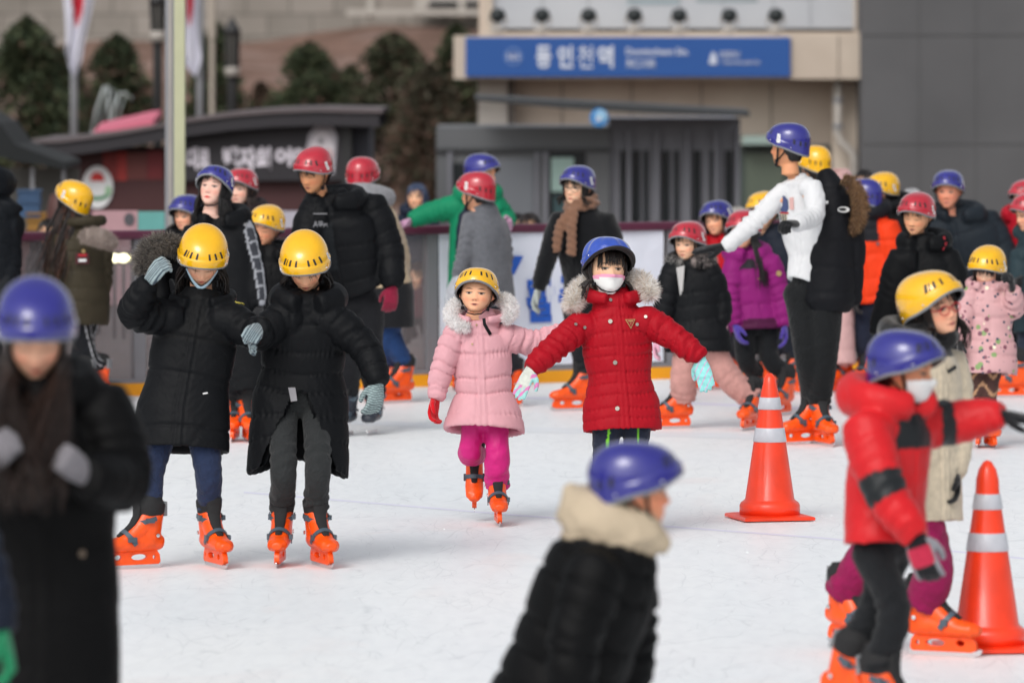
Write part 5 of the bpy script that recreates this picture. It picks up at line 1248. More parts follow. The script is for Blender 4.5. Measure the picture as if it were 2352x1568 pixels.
for row, (sx, dy, dz) in enumerate(((1, 0, 0), (1.03, -.006, -.012), (.99, -.002, -.026), (.92, .012, -.036))):
    for t in np.linspace(-1, 1, 17): vv.append((.074 * t * sx, -.109 + .080 * t * t + dy, -.083 + .046 * abs(t) ** 1.1 + dz * (1 - .25 * abs(t))))
q_ = (np.array(vv) * M1['hs']) @ np.array(M1['Rh']).T + A3(M1['HC']) - M1['loc']
link('chin_mask', make_mesh('chin_mask', q_, grid_faces(4, 17, None, False), mat('surgical_mask', c('b4d0e0'), .8, bump=[(120, .001, 0)])), M1['root'])
patch_on(M1, 550, 697, rect(.052, .012), 'yellow_label', mat('yellow_label', c('b0a23a'), .6), rot=-25)
patch_on(M1, 471, 903, rect(.022, .006), 'pocket_tab', M_WHITE, rot=10)
M2 = person('teenager in black padded coat open over dark jeans, yellow helmet, head bowed', 1298, .91, (698, 531), (706, 703, .08), (690, 905, .12),
    [(640, 735, .02), (596, 778, -.08), (600, 762, -.14)], [(765, 735, .04), (843, 800, .02), (868, 872, -.06)],
    ((652, 1075, -.10), (645, .02, -4)), ((730, 1075, -.10), (734, -.03, 20)), hy=-3, hp=44, hr=-3, by=2, hs=.97, hh=1.02, helmet='y', child=.35, eyes='closed', skin='e3a684', lips='b4524f',
    coat=dict(col=BLK, cw=.190, hw=.232, hem=(684, 1050, .06), dr=.64, pitch=.105, amp=.007, hood=1.3, coll_h=.03, collar=1.2, sl=1.0, arm_pitch=.095, wr=.004, notch=(.54, 1.05), hemcurve=.09, voxel=.0075),
    pants=dict(col='2a2c2d', thigh=.85, knee=.92, ankle=.95, gather=.008),
    gloves=[('8d9ca0', 'relaxed', (-.3, -.6, -.3), None, stripes('36424e', .011, 0)), ('96a8a8', 'relaxed', (-.12, -.1, -1), (.6, -.8, 0), stripes('46545a', .011, 0))],
    hair=dict(col='17100e', fringe=0, wisps=30, long=.14, back=.09, n=80, side=1.3), fine=True)
patch_on(M2, 672, 905, [(-.02, .03), (.012, .03), (.022, -.03), (-.006, -.034)], 'shirt_tail', mat('grey_shirt', c('8c8a8e'), .9))

# ---------- right of the middle
man = person('man in white long-sleeved shirt, blue helmet and black gloves, one arm stretched out', 1022, 1.03, (1810, 282), (1832, 412, .02), (1866, 655, .06),
    [(1800, 440, .05), (1735, 508, .02), (1668, 566, -.04)], [(1868, 432, -.14), (1874, 500, -.22), (1830, 514, -.45)],
    ((1858, 820, -.05), (1850, .1, -58)), ((1893, 820, -.05), (1889, 0, 18)), hy=-118, hp=2, by=-32, hs=1.0, hh=1.0, helmet='b', child=0, skin='c98c66',
    coat=dict(col='d9dadc', cw=.150, hw=.092, hem=(1838, 648, .0), dr=.68, ww=.82, wr=.006, fold=.008, mat_=M_COTTON, sl=.95, cuff=False, coll_h=.005, collar=.86, name='shirt', voxel=.0085),
    pants=dict(col='121416', thigh=1.1, knee=1.15, ankle=1.15, pelv=.76), gloves=[('121316', 'flat', (-1, -.1, -.12), (-.1, -.2, 1), None or (lambda v, cc: cc), None, 1.18), ('121316', 'grip', (-.55, -.8, .05), (.1, -.1, 1))],
    hair=dict(col='14100e', back=.085))
man_shirt = [(1806, 478, 'blue_print', [(-.032, .045), (0, .075), (.030, .05), (.036, 0), (.02, -.03), (-.02, -.03), (-.038, .0)], '3d4a72'), (1822, 470, 'rose_print', [(-.012, .04), (.016, .045), (.018, -.03), (-.01, -.03)], 'c9a09c'), (1806, 489, 'red_bar', rect(.075, .010), 'a82f30'), (1806, 499, 'cream_print', [(-.03, .02), (.03, .02), (.02, -.03), (-.018, -.03)], 'b9b09a')]
for x, y, nme, shp, h in man_shirt: patch_on(man, x - 4, y, shp, nme, mat('shirt_' + nme, c(h), .8))
for dx in (-.018, -.004, .010): patch_on(man, 1802 + dx * 390, 499, rect(.005, .034), 'print_bar', mat('print_navy', c('2c2f42'), .8), lift=.006)

bc = person('person in a long pale pink coat and yellow helmet behind the man in white', 900, 1.0, (1870, 334, .0), (1896, 425, .06), (1912, 640, .05),
    [(1870, 470, -.05), (1866, 560, -.05), (1868, 640, -.1)], [(1935, 480, .1), (1945, 580, .06), (1944, 690, .02)],
    ((1908, 850, 0), (1905, .1, -40)), ((1930, 850, 0), (1932, 0, -35)), hy=-150, hp=5, by=-60, helmet='y', child=0,
    coat=dict(col='d3aaa8', cw=.15, hw=.165, hem=(1918, 838, .0), dr=.8, pitch=.13, amp=.006, hood=1.0, sl=1.0), pants=dict(col='cf9a98'), gloves=('c9b3c0', 'relaxed'), hair=dict(col='18120f', back=.09))
# the man's own black padded coat, slipped off his shoulder
ch_ = [Chain([(V(x, y, man['Y'] + d), a_, b_) for x, y, d, a_, b_ in ((1896, 402, .11, .050, .060), (1906, 430, .09, .085, .10), (1911, 500, .05, .120, .12), (1906, 570, .03, .142, .13), (1906, 640, .02, .146, .14), (1906, 690, .01, .148, .14))], (1, 0, 0), S=28),
       taper(bendpath(V(1945, 450, man['Y'] + .08), V(1962, 560, man['Y'] + .06), V(1957, 690, man['Y'] + .03)), [.07, .07, .064, .058], (0, -1, 0), S=16)]
cm_ = skin_of(ch_, .010, 3, 'padded_coat'); q_ = mesh_np(cm_); n_ = normals_np(cm_); q_ = q_ + n_ * (.005 * wnoise(q_ - man['loc'], 9, 77) + .006 * np.minimum(np.abs(np.sin(q_[:, 2] * math.pi / .15)) * 2, 1)[:, None][:, 0])[:, None]
set_np(cm_, q_ - man['loc']); set_cols(cm_, np.array(c('131418'))); cm_.materials.append(M_NYLON); link('padded_coat', cm_, man['root'])
man['cP'], man['cN'] = q_, n_
fur(man, [V(x, y, man['Y'] + d) for x, y, d in ((1936, 408, -.05), (1958, 420, -.06), (1974, 450, -.06), (1978, 486, -.05), (1968, 516, -.03), (1950, 532, -.02))], [.03, .036, .040, .040, .036, .03], 3000, .034, ('9a7654', '7c5c40', 'b5946e', '66492f'), 8)
patch_on(man, 1935, 483, [(.042 * math.cos(a), .018 * math.sin(a)) for a in np.linspace(0, 6.28, 20)[:-1]], 'oval_logo', M_WHITE, lift=.012); patch_on(man, 1932, 483, [(.026 * math.cos(a), .010 * math.sin(a)) for a in np.linspace(0, 6.28, 16)[:-1]], 'logo_centre', M_BLACKP, lift=.016); patch_on(man, 1899, 466, rect(.022, .018), 'small_tab', M_WHITE, lift=.012)

bk = person('girl in black padded coat, dusty pink trousers and red helmet, stepping left', 985, .80, (1580, 508), (1588, 606, .02), (1603, 770, .0),
    [(1543, 630, -.02), (1527, 705, -.04), (1512, 768, -.04)], [(1632, 630, 0), (1655, 690, 0), (1660, 735, -.04)],
    ((1568, 870, 0), (1550, .05, -72)), ((1672, 870, .0), (1725, -.03, -22)), hy=-28, hp=6, by=-14, helmet='r', child=.6, skin='e3ad8e', eyes='open',
    coat=dict(col='1b1d21', cw=.175, hw=.215, hem=(1604, 808, 0), dr=.66, pitch=.10, amp=.008, hood=.9, sl=1.05), pants=dict(col='c08f88', thigh=1.15, knee=1.38, ankle=1.62, gather=.005),
    gloves=[('d9a0b4', 'relaxed'), ('d3b6bf', 'relaxed', (.05, -.1, -1), (.7, -.7, 0), stripes('e58fb0', .02, 1))], hair=dict(col='1d1512', fringe=14, back=.1, long=.1, n=60))
patch_on(bk, 1560, 640, [(-.02, .075), (.03, .09), (.022, -.08), (.008, -.115)], 'white_shirt_front', mat('white_tshirt', c('c8c6c4'), .9), lift=.008)
fur(bk, hood_arc(bk, .125, .02, .02, -165, -30, 7), .028, 900, .03, ('c9c6c2', '8d8a88'), 21); fur(bk, hood_arc(bk, .125, .02, .02, 30, 165, 7), .028, 900, .03, ('c9bdb8', '9b8f8a'), 22)

person('child in a red jacket and blue helmet half hidden behind the girl in black coat', 895, .80, (1645, 460), (1652, 556, .02), (1662, 720, .0),
    [(1625, 640, 0), (1622, 690, -.05)], [(1690, 630, 0), (1694, 690, 0)], ((1640, 800, 0), (1620, 0, -68)), ((1672, 800, 0), (1676, .1, -40)), hy=-32, hp=4, hr=-8, by=-25, helmet='b', child=.6, skin='d89f7e',
    coat=dict(col='b3101f', cw=.17, hw=.175, dr=.68, hood=.9), pants=dict(col='20242c'), hair=dict(col='1a1411', fringe=20, long=.16, n=110))
pu = person('girl in a purple padded jacket with long black hair and red helmet', 952, .86, (1707, 482), (1718, 590, .04), (1733, 735, .02),
    [(1686, 612, 0), (1674, 680, -.05), (1688, 740, -.08)], [(1770, 606, 0), (1793, 680, 0), (1800, 742, -.03)], ((1712, 830, 0), (1728, .1, -20)), ((1766, 830, 0), (1798, -.02, -30)), hy=-20, hp=10, by=8, helmet='r', child=.5, skin='d89f7e',
    coat=dict(col='8a2070', cw=.165, hw=.182, hem=(1736, 764, 0), dr=.66, pitch=.12, amp=.008, hood=1.2, sl=1.05,
              zone=zones((lambda e: (e['pid'] == 0) & (e['t'] < .12) & (e['t'] > .055), '2c2a30'), (lambda e: (e['pid'] == 0) & (e['t'] > e['tm'] - .07), '4c1a3c'))),
    pants=dict(col='15171a'), gloves=('4c3c94', 'relaxed'), hair=dict(col='120d0d', long=.30, n=170, side=1.0, drift=(.05, -.06), spread=.7))
patch_on(pu, 1788, 618 + 10, disc(.018), 'sleeve_badge', mat('gold_thread', c('a58a5c'), .6), lift=.006); patch_on(pu, 1745, 640, rect(.03, .007), 'chest_mark', MATS['gold_thread'], lift=.006)
person('skater in dark navy clothes and yellow helmet hidden behind the white sleeve', 905, .92, (1752, 440), (1776, 540, .05), (1800, 690, .04),
    [(1775, 600, 0), (1785, 660, 0)], [(1825, 600, .05), (1830, 670, .05)], ((1790, 790, 0), (1748, .05, -75)), ((1806, 790, 0), (1813, -.02, -75)), hy=-30, hp=12, by=-30, helmet='y', child=.4,
    coat=dict(col='1a202c', cw=.18, dr=.66), pants=dict(col='161a24'), hair=dict(col='17100e', fringe=10))
og = person('skater in an orange padded jacket with black shoulders and blue helmet', 900, .97, (1984, 410), (1990, 492, .02), (2003, 692, .02),
    [(1955, 540, .0), (1955, 610, 0), (1960, 670, -.05)], [(2040, 530, -.05), (2052, 600, -.06), (2040, 660, -.15)], ((1984, 790, 0), (1984, 0, -20)), ((2022, 790, 0), (2040, .05, -10)), hy=-128, hp=4, by=-26, helmet='b', child=.2, skin='c98a6a',
    coat=dict(col='e8401a', cw=.18, hw=.175, hem=(2005, 700, 0), dr=.70, pitch=.16, amp=.012, hood=1.1, sl=1.15,
              zone=lambda e, cl: np.where((((e['pid'] == 0) & (e['t'] < .23)) | (e['pid'] == 3))[:, None], np.array(c('1a1b20')), cl)),
    pants=dict(col='1b2030'), gloves=('1a1a1c', 'relaxed'), hair=dict(col='15100e'))
patch_on(og, 2016, 560, disc(.012), 'chest_badge', mat('slate_badge', c('5b4a4c'), .6), lift=.008)
person('skater in dark coat with yellow helmet and long black hair facing right', 893, 1.0, (2027, 396), (2044, 478, .04), (2052, 690, .02),
    [(2030, 560, -.05), (2030, 640, -.05)], [(2075, 560, .1), (2080, 640, .1)], ((2050, 790, 0), (2045, 0, 60)), ((2070, 790, 0), (2080, .1, 60)), hy=-40, hp=14, hr=6, by=-30, helmet='y', child=.2, skin='d89a78',
    coat=dict(col='191c20', cw=.185, dr=.7, hood=1), pants=dict(col='16181c'), hair=dict(col='14100f', long=.22, n=140, drift=(.05, 0)))
bo2 = person('boy in a black jacket and red helmet looking down to the left', 1003, .93, (2106, 442), (2122, 566, .04), (2125, 775, .06),
    [(2068, 600, -.02), (2040, 690, -.05), (2018, 762, -.10)], [(2178, 600, .04), (2203, 690, .0), (2198, 770, -.06)], ((2100, 880, 0), (2080, 0, -30)), ((2150, 880, 0), (2150, .1, -10)), hy=-24, hp=14, hr=4, by=-14, helmet='r', child=.35, skin='dda37c', eyes='closed', mouth='open',
    coat=dict(col='16181b', cw=.195, hw=.20, hem=(2125, 830, 0), dr=.66, hood=1.1, sl=1.1), pants=dict(col='15171b'), hair=dict(col='18110e', fringe=12))
for dx, dy in ((0, 0), (3, 12), (-2, 22)): patch_on(bo2, 2168 + dx, 548 + dy, [(-.006, .010), (.008, .012), (.004, -.012), (-.008, -.008)], 'red_stitch_mark', mat('red_thread', c('8c1424'), .7), lift=.006)
person('older man in a dark navy padded coat and blue helmet leaning forward', 893, 1.06, (2178, 391, -.1), (2205, 500, .0), (2265, 690, .15),
    [(2150, 530, .0), (2120, 620, -.1), (2120, 690, -.2)], [(2268, 515, .08), (2308, 590, .02), (2308, 660, -.1)], ((2240, 790, 0), (2235, 0, -20)), ((2290, 790, 0), (2295, .1, -10)), hy=-14, hp=8, by=-14, helmet='b', child=0, skin='d08c70', brow=.35,
    coat=dict(col='232a31', cw=.235, hw=.24, dr=.70, hood=1.15, sl=1.1, pitch=.15, amp=.006), pants=dict(col='1a1d22'), hair=None)
M_FLORAL = None
def floral():
    m = bpy.data.materials.new('floral_print_nylon'); m.use_nodes = True; N, L = m.node_tree.nodes, m.node_tree.links; b = N['Principled BSDF']; b.inputs['Roughness'].default_value = .6
    tc = N.new('ShaderNodeTexCoord').outputs['Object']; base = None
    a = N.new('ShaderNodeAttribute'); a.attribute_name = 'Col'; base = a.outputs['Color']
    for sc_, th, cl in ((13, .20, c('7f9a62')), (17, .22, c('7a4454')), (12, .13, c('e4dfc2')), (23, .18, c('3f4658'))):
        vo = N.new('ShaderNodeTexVoronoi'); vo.inputs['Scale'].default_value = sc_; mp = mapping(N, L, tc, (1, 1, 1), sc_ * 13 if cl != c('e4dfc2') else 13 * 13); L.new(mp, vo.inputs['Vector'])
        f = ramp(N, L, vo.outputs['Distance'], [(th, (1, 1, 1)), (th + .04, (0, 0, 0))]); base = mixrgb(N, L, f, base, cl)
    L.new(base, b.inputs['Base Color']); return m
M_FLORAL = floral()
person('little girl in a pink floral padded coat and yellow helmet looking down', 1027, .68, (2268, 565), (2270, 660, .02), (2267, 790, .02),
    [(2225, 690, 0), (2208, 735, -.04), (2206, 780, -.08)], [(2312, 685, 0), (2332, 715, -.02), (2326, 668, -.12)], ((2245, 905, 0), (2248, .06, -8)), ((2272, 905, 0), (2272, 0, 8)), hy=-20, hp=22, hr=5, by=-8, hs=.90, helmet='y', child=.75, eyes='closed', skin='e3b196',
    coat=dict(col='cfa0a2', cw=.145, hw=.185, hem=(2265, 862, 0), dr=.72, pitch=.11, amp=.010, hood=.7, sl=1.1, mat_=M_FLORAL), pants=dict(col='4a3430', thigh=1.05, zone=lambda e, cl: np.where((np.sin(e['P'][:, 2] * 60 + 2 * np.sin(e['P'][:, 0] * 50)) > .75)[:, None], np.array(c('b08a6a')), cl)),
    gloves=[('2a2a2c', 'relaxed'), ('17181b', 'grip')], hair=dict(col='15100f', fringe=70, long=.18, n=120, side=1.1, fz=.012))
person('skater in dark green jacket and red helmet at right edge, beside the floral coat girl', 912, 1.0, (2362, 442), (2378, 540, .02), (2382, 720, .02),
    [(2345, 590, -.1), (2342, 660, -.2), (2335, 655, -.4)], [(2420, 590, .1), (2430, 660, .1)], ((2360, 800, 0), (2328, -.04, -78)), ((2390, 800, 0), (2385, .1, -78)), hy=-64, hp=14, by=-60, helmet='r', child=.2, skin='d8a080',
    coat=dict(col='2a3a40', cw=.19, dr=.7, hood=1, hem=(2378, 770, 0)), pants=dict(col='262c3a'), gloves=('131416', 'relaxed'), hair=dict(col='4a3420', long=.12, n=80))
person('skater in red jacket and red helmet behind the dark green jacket', 890, 1.0, (2356, 412), (2352, 500, .05), (2350, 690, .05),
    [(2322, 570, 0), (2318, 640, 0)], [(2385, 570, 0), (2390, 640, 0)], ((2340, 790, 0), (2336, .1, -40)), ((2365, 790, 0), (2368, .1, -40)), hy=-50, hp=10, by=-40, helmet='r', child=.2,
    coat=dict(col='b01428', cw=.18, dr=.7, hood=1.1), pants=dict(col='1c1e24'), hair=dict(col='241812', long=.1, n=60))

# ---------- left of the middle
person('person in a black hooded padded coat cut off by the left edge', 935, 1.06, (-70, 318), (-30, 430, .02), (-30, 690, .02),
    [(-70, 540, 0), (-70, 640, 0)], [(12, 520, .02), (20, 610, 0), (12, 690, -.1)], ((-45, 800, 0), (-50, 0, 20)), ((-15, 800, 0), (-10, .1, 20)), hy=170, by=160, helmet='b', child=0,
    coat=dict(col='1a1e24', cw=.20, hw=.20, dr=.75, hood=1.6, pitch=.13, amp=.010, hem=(-25, 720, 0), sl=1.15), pants=dict(col='17191c'), hair=dict(col='17100e'))
ol = person('long-haired girl in olive padded coat with pale fur hood, from behind', 928, .96, (172, 414), (186, 522, .02), (190, 690, .0),
    [(225, 560, .05), (232, 640, .05), (225, 690, .02)], [(140, 560, -.05), (128, 640, -.05), (132, 700, -.1)], ((180, 830, 0), (178, 0, -120)), ((205, 830, 0), (215, .1, -120)), hy=-122, hp=-14, by=-128, helmet='y', child=.2, skin='d8a080',
    coat=dict(col='3b3529', cw=.195, hw=.21, hem=(186, 745, 0), dr=.78, pitch=.11, amp=.009, hood=.55, sl=1.1),
    pants=dict(col='15171c', zone=zones((lambda e: (e['pid'] > 0) & (np.abs(np.sin(e['ang'] * 5)) < .25) & (np.abs(np.abs(e['ang']) - 1.4) < .8), 'c4c4c8'))), hair=dict(col='1c1210', tip='4a2a1c', long=.46, n=190, drift=(-.13, -.12), spread=.5))
fur(ol, [V(186, 548, ol['Y'] - .30), V(205, 540, ol['Y'] - .33), V(228, 544, ol['Y'] - .33), V(250, 552, ol['Y'] - .3), V(262, 566, ol['Y'] - .25)], [.035, .055, .06, .055, .035], 2600, .035, ('b9aaa2', 'cdc0b8', 'a3948b'), 9)
patch_on(ol, 188, 612 - 18, rect(.09, .07), 'dark_red_patch', mat('dark_red_patch', c('4a1c22'), .7), lift=.012); patch_on(ol, 188, 586, rect(.055, .016), 'patch_red_bar', mat('patch_red', c('b01f2c'), .7), lift=.017); patch_on(ol, 188, 598, rect(.05, .018), 'patch_white_bar', M_WHITE, lift=.017); patch_on(ol, 190, 577, disc(.013), 'patch_crest', MATS['gold_thread'], lift=.017)
tp = person('tall pale girl with red lips, blue helmet, long black coat with sleeve tape', 1012, 1.0, (497, 380), (510, 512, .03), (527, 740, .02),
    [(448, 545, -.03), (432, 630, -.05), (440, 700, -.1)], [(556, 530, .02), (580, 612, .0), (594, 695, -.04)], ((545, 880, 0), (541, .02, -5)), ((568, 880, 0), (567, -.05, 12)), hy=-20, hp=-12, hr=5, by=-14, hs=1.0, helmet='b', child=.2, skin='d6ab9a', lips='d4101c', mouth='shut',
    coat=dict(col='15171b', cw=.20, hw=.20, hem=(556, 900, 0), dr=.66, pitch=.0, hood=1.1, sl=1.08,
              zone=lambda e, cl: tape(e, cl)),
    pants=dict(col='141519'), hair=dict(col='0f0c0d', fringe=26, long=.17, n=160, side=.95, spread=.7, fz=.035, blunt=1))
patch_on(tp, 562, 516, disc(.010), 'snap_button', M_METAL, lift=.006)
person('girl with brown bobbed hair and red helmet behind the tall pale girl', 905, .97, (554, 386), (562, 485, .02), (570, 680, .02),
    [(535, 560, 0), (535, 640, 0)], [(600, 560, 0), (605, 640, 0)], ((560, 790, 0), (555, 0, 0)), ((585, 790, 0), (590, .1, 10)), hy=-24, hp=4, by=-10, helmet='r', child=.2, skin='e0b09c',
    coat=dict(col='2a2022', cw=.18, dr=.68, hood=.8), pants=dict(col='1c1c20'), hair=dict(col='2a1a16', long=.13, n=130, fringe=40, side=1.0, spread=.7, blunt=1))
person('small child in dark coat and blue helmet beside the light pole', 925, .72, (428, 447), (432, 545, .02), (440, 700, .02),
    [(410, 600, 0), (412, 660, -.05)], [(465, 600, 0), (468, 660, 0)], ((430, 800, 0), (428, 0, -20)), ((450, 800, 0), (455, .1, 0)), hy=-30, hp=6, by=-20, helmet='b', child=.6, skin='d49c7e',
    coat=dict(col='1c1e22', cw=.16, dr=.7, hood=1.2), pants=dict(col='1c1e22'), hair=dict(col='19110f', fringe=24, long=.1, n=60))
person('boy in black with yellow helmet, left of the tall man in red helmet', 978, .82, (613, 471), (624, 588, .02), (630, 760, .02),
    [(590, 640, 0), (592, 720, 0)], [(668, 640, 0), (672, 720, 0)], ((620, 880, 0), (622, -.04, 5)), ((650, 880, 0), (665, .1, 10)), hy=-24, hp=14, hr=8, by=-10, helmet='y', child=.4, skin='d99a78', eyes='closed',
    coat=dict(col='141518', cw=.165, dr=.68, hood=1.0), pants=dict(col='15161a'), hair=dict(col='18110f'))
tm = person('tall man in black padded jacket and red helmet, with a dark red glove', 1000, 1.09, (718, 338, -.15), (772, 470, -.04), (812, 690, .12),
    [(718, 492, -.05), (700, 560, -.12), (712, 600, -.3)], [(856, 480, .04), (896, 575, .02), (902, 652, -.06)], ((800, 840, -.02), (792, -.02, -24)), ((850, 840, .05), (858, .15, -10)), hy=-32, hp=24, hr=5, by=-24, hs=1.03, helmet='r', child=0, skin='c58a62', eyes='closed', lips='a85a50',
    coat=dict(col='16181c', cw=.225, hw=.225, hem=(818, 668, .1), dr=.66, pitch=.13, amp=.008, hood=1.1, sl=1.08,
              zone=lambda e, cl: np.where(((e['pid'] == 0) & (np.abs(e['ang'] + .15) < .26) & (e['t'] > .06) & (e['t'] < .42))[:, None], np.array(c('1d2023')), cl)),
    pants=dict(col='15161a'), gloves=[('1a1a1c', 'relaxed'), ('7c1a34', 'relaxed', (-.1, -.1, -1), (.3, -1, 0))], hair=dict(col='17110e', fringe=36, back=.09, fz=.012), skate=SKATE_DK)
t = text_mesh('AIPA', .05, .0006, .001, 'CENTER'); t.name = 'shirt_lettering'; t.materials.append(mat('grey_print', c('8e8e92'), .8)); p, nn_ = on_coat(tm, 735, 515); z = nrm(nn_); x = nrm(np.cross(np.array([0, 0, 1.]), z)); link('shirt_lettering', t, tm['root'], mat4(np.stack([x, np.cross(z, x), z], 1), p + z * .006 - tm['loc'] - np.array([0, 0, .015])))
for dy in (-17, 8): patch_on(tm, 735, 508 + dy, rect(.085, .005), 'print_line', MATS['grey_print'], lift=.005)
person('skater from behind in beige coat with grey hood, red helmet and blue jeans', 925, .98, (833, 360), (852, 462, .02), (890, 670, .0),
    [(895, 520, .05), (922, 600, .05), (915, 660, 0)], [(830, 520, 0), (850, 620, .0), (860, 660, -.05)], ((880, 790, 0), (893, .12, -60)), ((905, 790, 0), (914, 0, -55)), hy=165, hp=4, by=150, helmet='r', child=.2,
    coat=dict(col='b8a488', cw=.175, hw=.20, hem=(888, 752, 0), dr=.72, hood=1.25, sl=1.05, zone=lambda e, cl: np.where((e['pid'] == 3)[:, None], np.array(c('87888c')), np.where(((e['pid'] == 0) & (e['t'] > .62))[:, None], np.array(c('15161a')), cl)), mat_=M_WOOL),
    pants=dict(col='1f3a66'), hair=dict(col='17110f'))
gs_ = person('skater in a grey sweater and red helmet with a white glove, seen from behind', 935, .93, (1093, 394), (1112, 478, .02), (1135, 690, .02),
    [(1148, 520, .1), (1160, 600, .1), (1150, 660, .05)], [(1082, 505, -.03), (1068, 580, -.06), (1052, 632, -.08)], ((1125, 800, 0), (1122, 0, -120)), ((1158, 800, 0), (1165, .1, -110)), hy=-120, hp=4, by=-140, helmet='r', child=.2, skin='cf9676',
    coat=dict(col='66686e', cw=.155, hw=.15, hem=(1137, 715, 0), dr=.72, mat_=M_WOOL, wr=.008, fold=.010, sl=.95, name='sweater', coll_h=.03), pants=dict(col='22252c'), gloves=('b4b6bc', 'open', None, None, stripes('8d9098', .014, 1), None, 1.25), hair=dict(col='17110f'))
person('skater in green and navy jacket and blue helmet leaning on the barrier', 893, 1.0, (1108, 353), (1098, 455, .0), (1085, 690, .02),
    [(1050, 476, 0), (985, 488, .05), (948, 505, .0)], [(1140, 476, 0), (1160, 500, .04), (1166, 508, -.05)], ((1060, 790, 0), (1052, -.05, -10)), ((1095, 790, 0), (1100, 0, 10)), hy=58, hp=6, by=8, helmet='b', child=.1, skin='d99a74',
    coat=dict(col='16805a', cw=.185, hw=.18, dr=.68, hood=1.15, sl=1.1, zone=lambda e, cl: np.where((((e['pid'] == 0) & (np.abs(e['ang']) < 1.1)) | ((e['pid'] == 1) & (e['P'][:, 2] > 1.34)))[:, None], np.array(c('1b2233')), cl)),
    pants=dict(col='1b2233'), gloves=('b78ca8', 'relaxed'), hair=dict(col='17110f'))
sf = person('young man with glasses, brown scarf and black jacket in a blue helmet', 942, 1.0, (1328, 380), (1336, 474, .02), (1348, 690, .05),
    [(1286, 506, 0), (1258, 590, -.03), (1238, 660, -.05)], [(1394, 510, 0), (1418, 590, 0), (1425, 660, -.02)], ((1335, 810, 0), (1325, -.03, -66)), ((1375, 810, .05), (1392, .15, -30)), hy=-32, hp=4, hr=4, by=-22, helmet='b', child=.1, skin='e6b394', lips='b5504e',
    coat=dict(col='16181c', cw=.178, hw=.165, hem=(1352, 705, .02), dr=.64, mat_=M_WOOL, ww=.85, sl=.95), pants=dict(col='15161a', thigh=.95), gloves=('9da39f', 'relaxed'), hair=dict(col='17110e', fringe=50, long=.07, n=70, fz=.02))
def scarf(I, col):
    N, u, lat, fwd = I['N'], I['u'], I['lat'], I['fwd']; ch = []
    for k_, (r, up) in enumerate(((.088, .045), (.100, .010))):
        ch.append(Chain([(N + u * (up - .02 * math.cos(a + .4)) + lat * math.sin(a) * r + fwd * math.cos(a) * r, .026, .024) for a in np.linspace(-3.3, 3.3, 22)], u, S=14))
    for (dx, l_, s_) in ((-.060, .27, -1), (-.005, .29, 1)):
        p0 = N + fwd * .13 - u * .02 + lat * dx * .4; ch.append(Chain([(p0, .034, .022), (p0 - Vector((0, 0, 1)) * l_ * .35 + fwd * .035 + lat * dx, .036, .018), (p0 - Vector((0, 0, 1)) * l_ * .7 + fwd * .03 + lat * dx * 1.4, .036, .016), (p0 - Vector((0, 0, 1)) * l_ + fwd * .03 + lat * dx * 1.6, .036, .014)], lat, S=14))
    me = skin_of(ch, .009, 2, 'scarf'); P = mesh_np(me); P = P + normals_np(me) * (.004 * np.sin(P[:, 2:3] * 140 + P[:, :1] * 60)); set_np(me, P - I['loc']); set_cols(me, np.array(c(col))); me.materials.append(M_WOOL); link('scarf', me, I['root'])
scarf(sf, '7a5a48')
def glasses(I, col, name='glasses', r=.021):
    G = I['G']; mb = MB(); yf = -.104
    for sx in (-1, 1):
        mb.tube([(sx * .033 + r * 1.15 * math.cos(a), yf + abs(math.cos(a) * sx - 1) * -.0 + .006 * abs(sx * .033 + r * math.cos(a)) / .05, -.006 + r * .85 * math.sin(a)) for a in np.linspace(0, 6.4, 24)], .0022, 6)
        mb.tube([(sx * .058, yf + .008, .0), (sx * .082, -.03, .002), (sx * .086, .02, -.004)], .0022, 6)
    mb.tube([(-.010, yf - .001, .0), (0, yf - .003, .003), (.010, yf - .001, .0)], .0022, 6)
    v = np.array(mb.v) * I['hs']; mb.v = [tuple(p) for p in v @ np.array(I['Rh']).T + A3(I['HC'])]
    mb.build(name, mat(name + col, c(col), .3), I['root'], True, loc=I['loc'])
glasses(sf, '3a3c42')
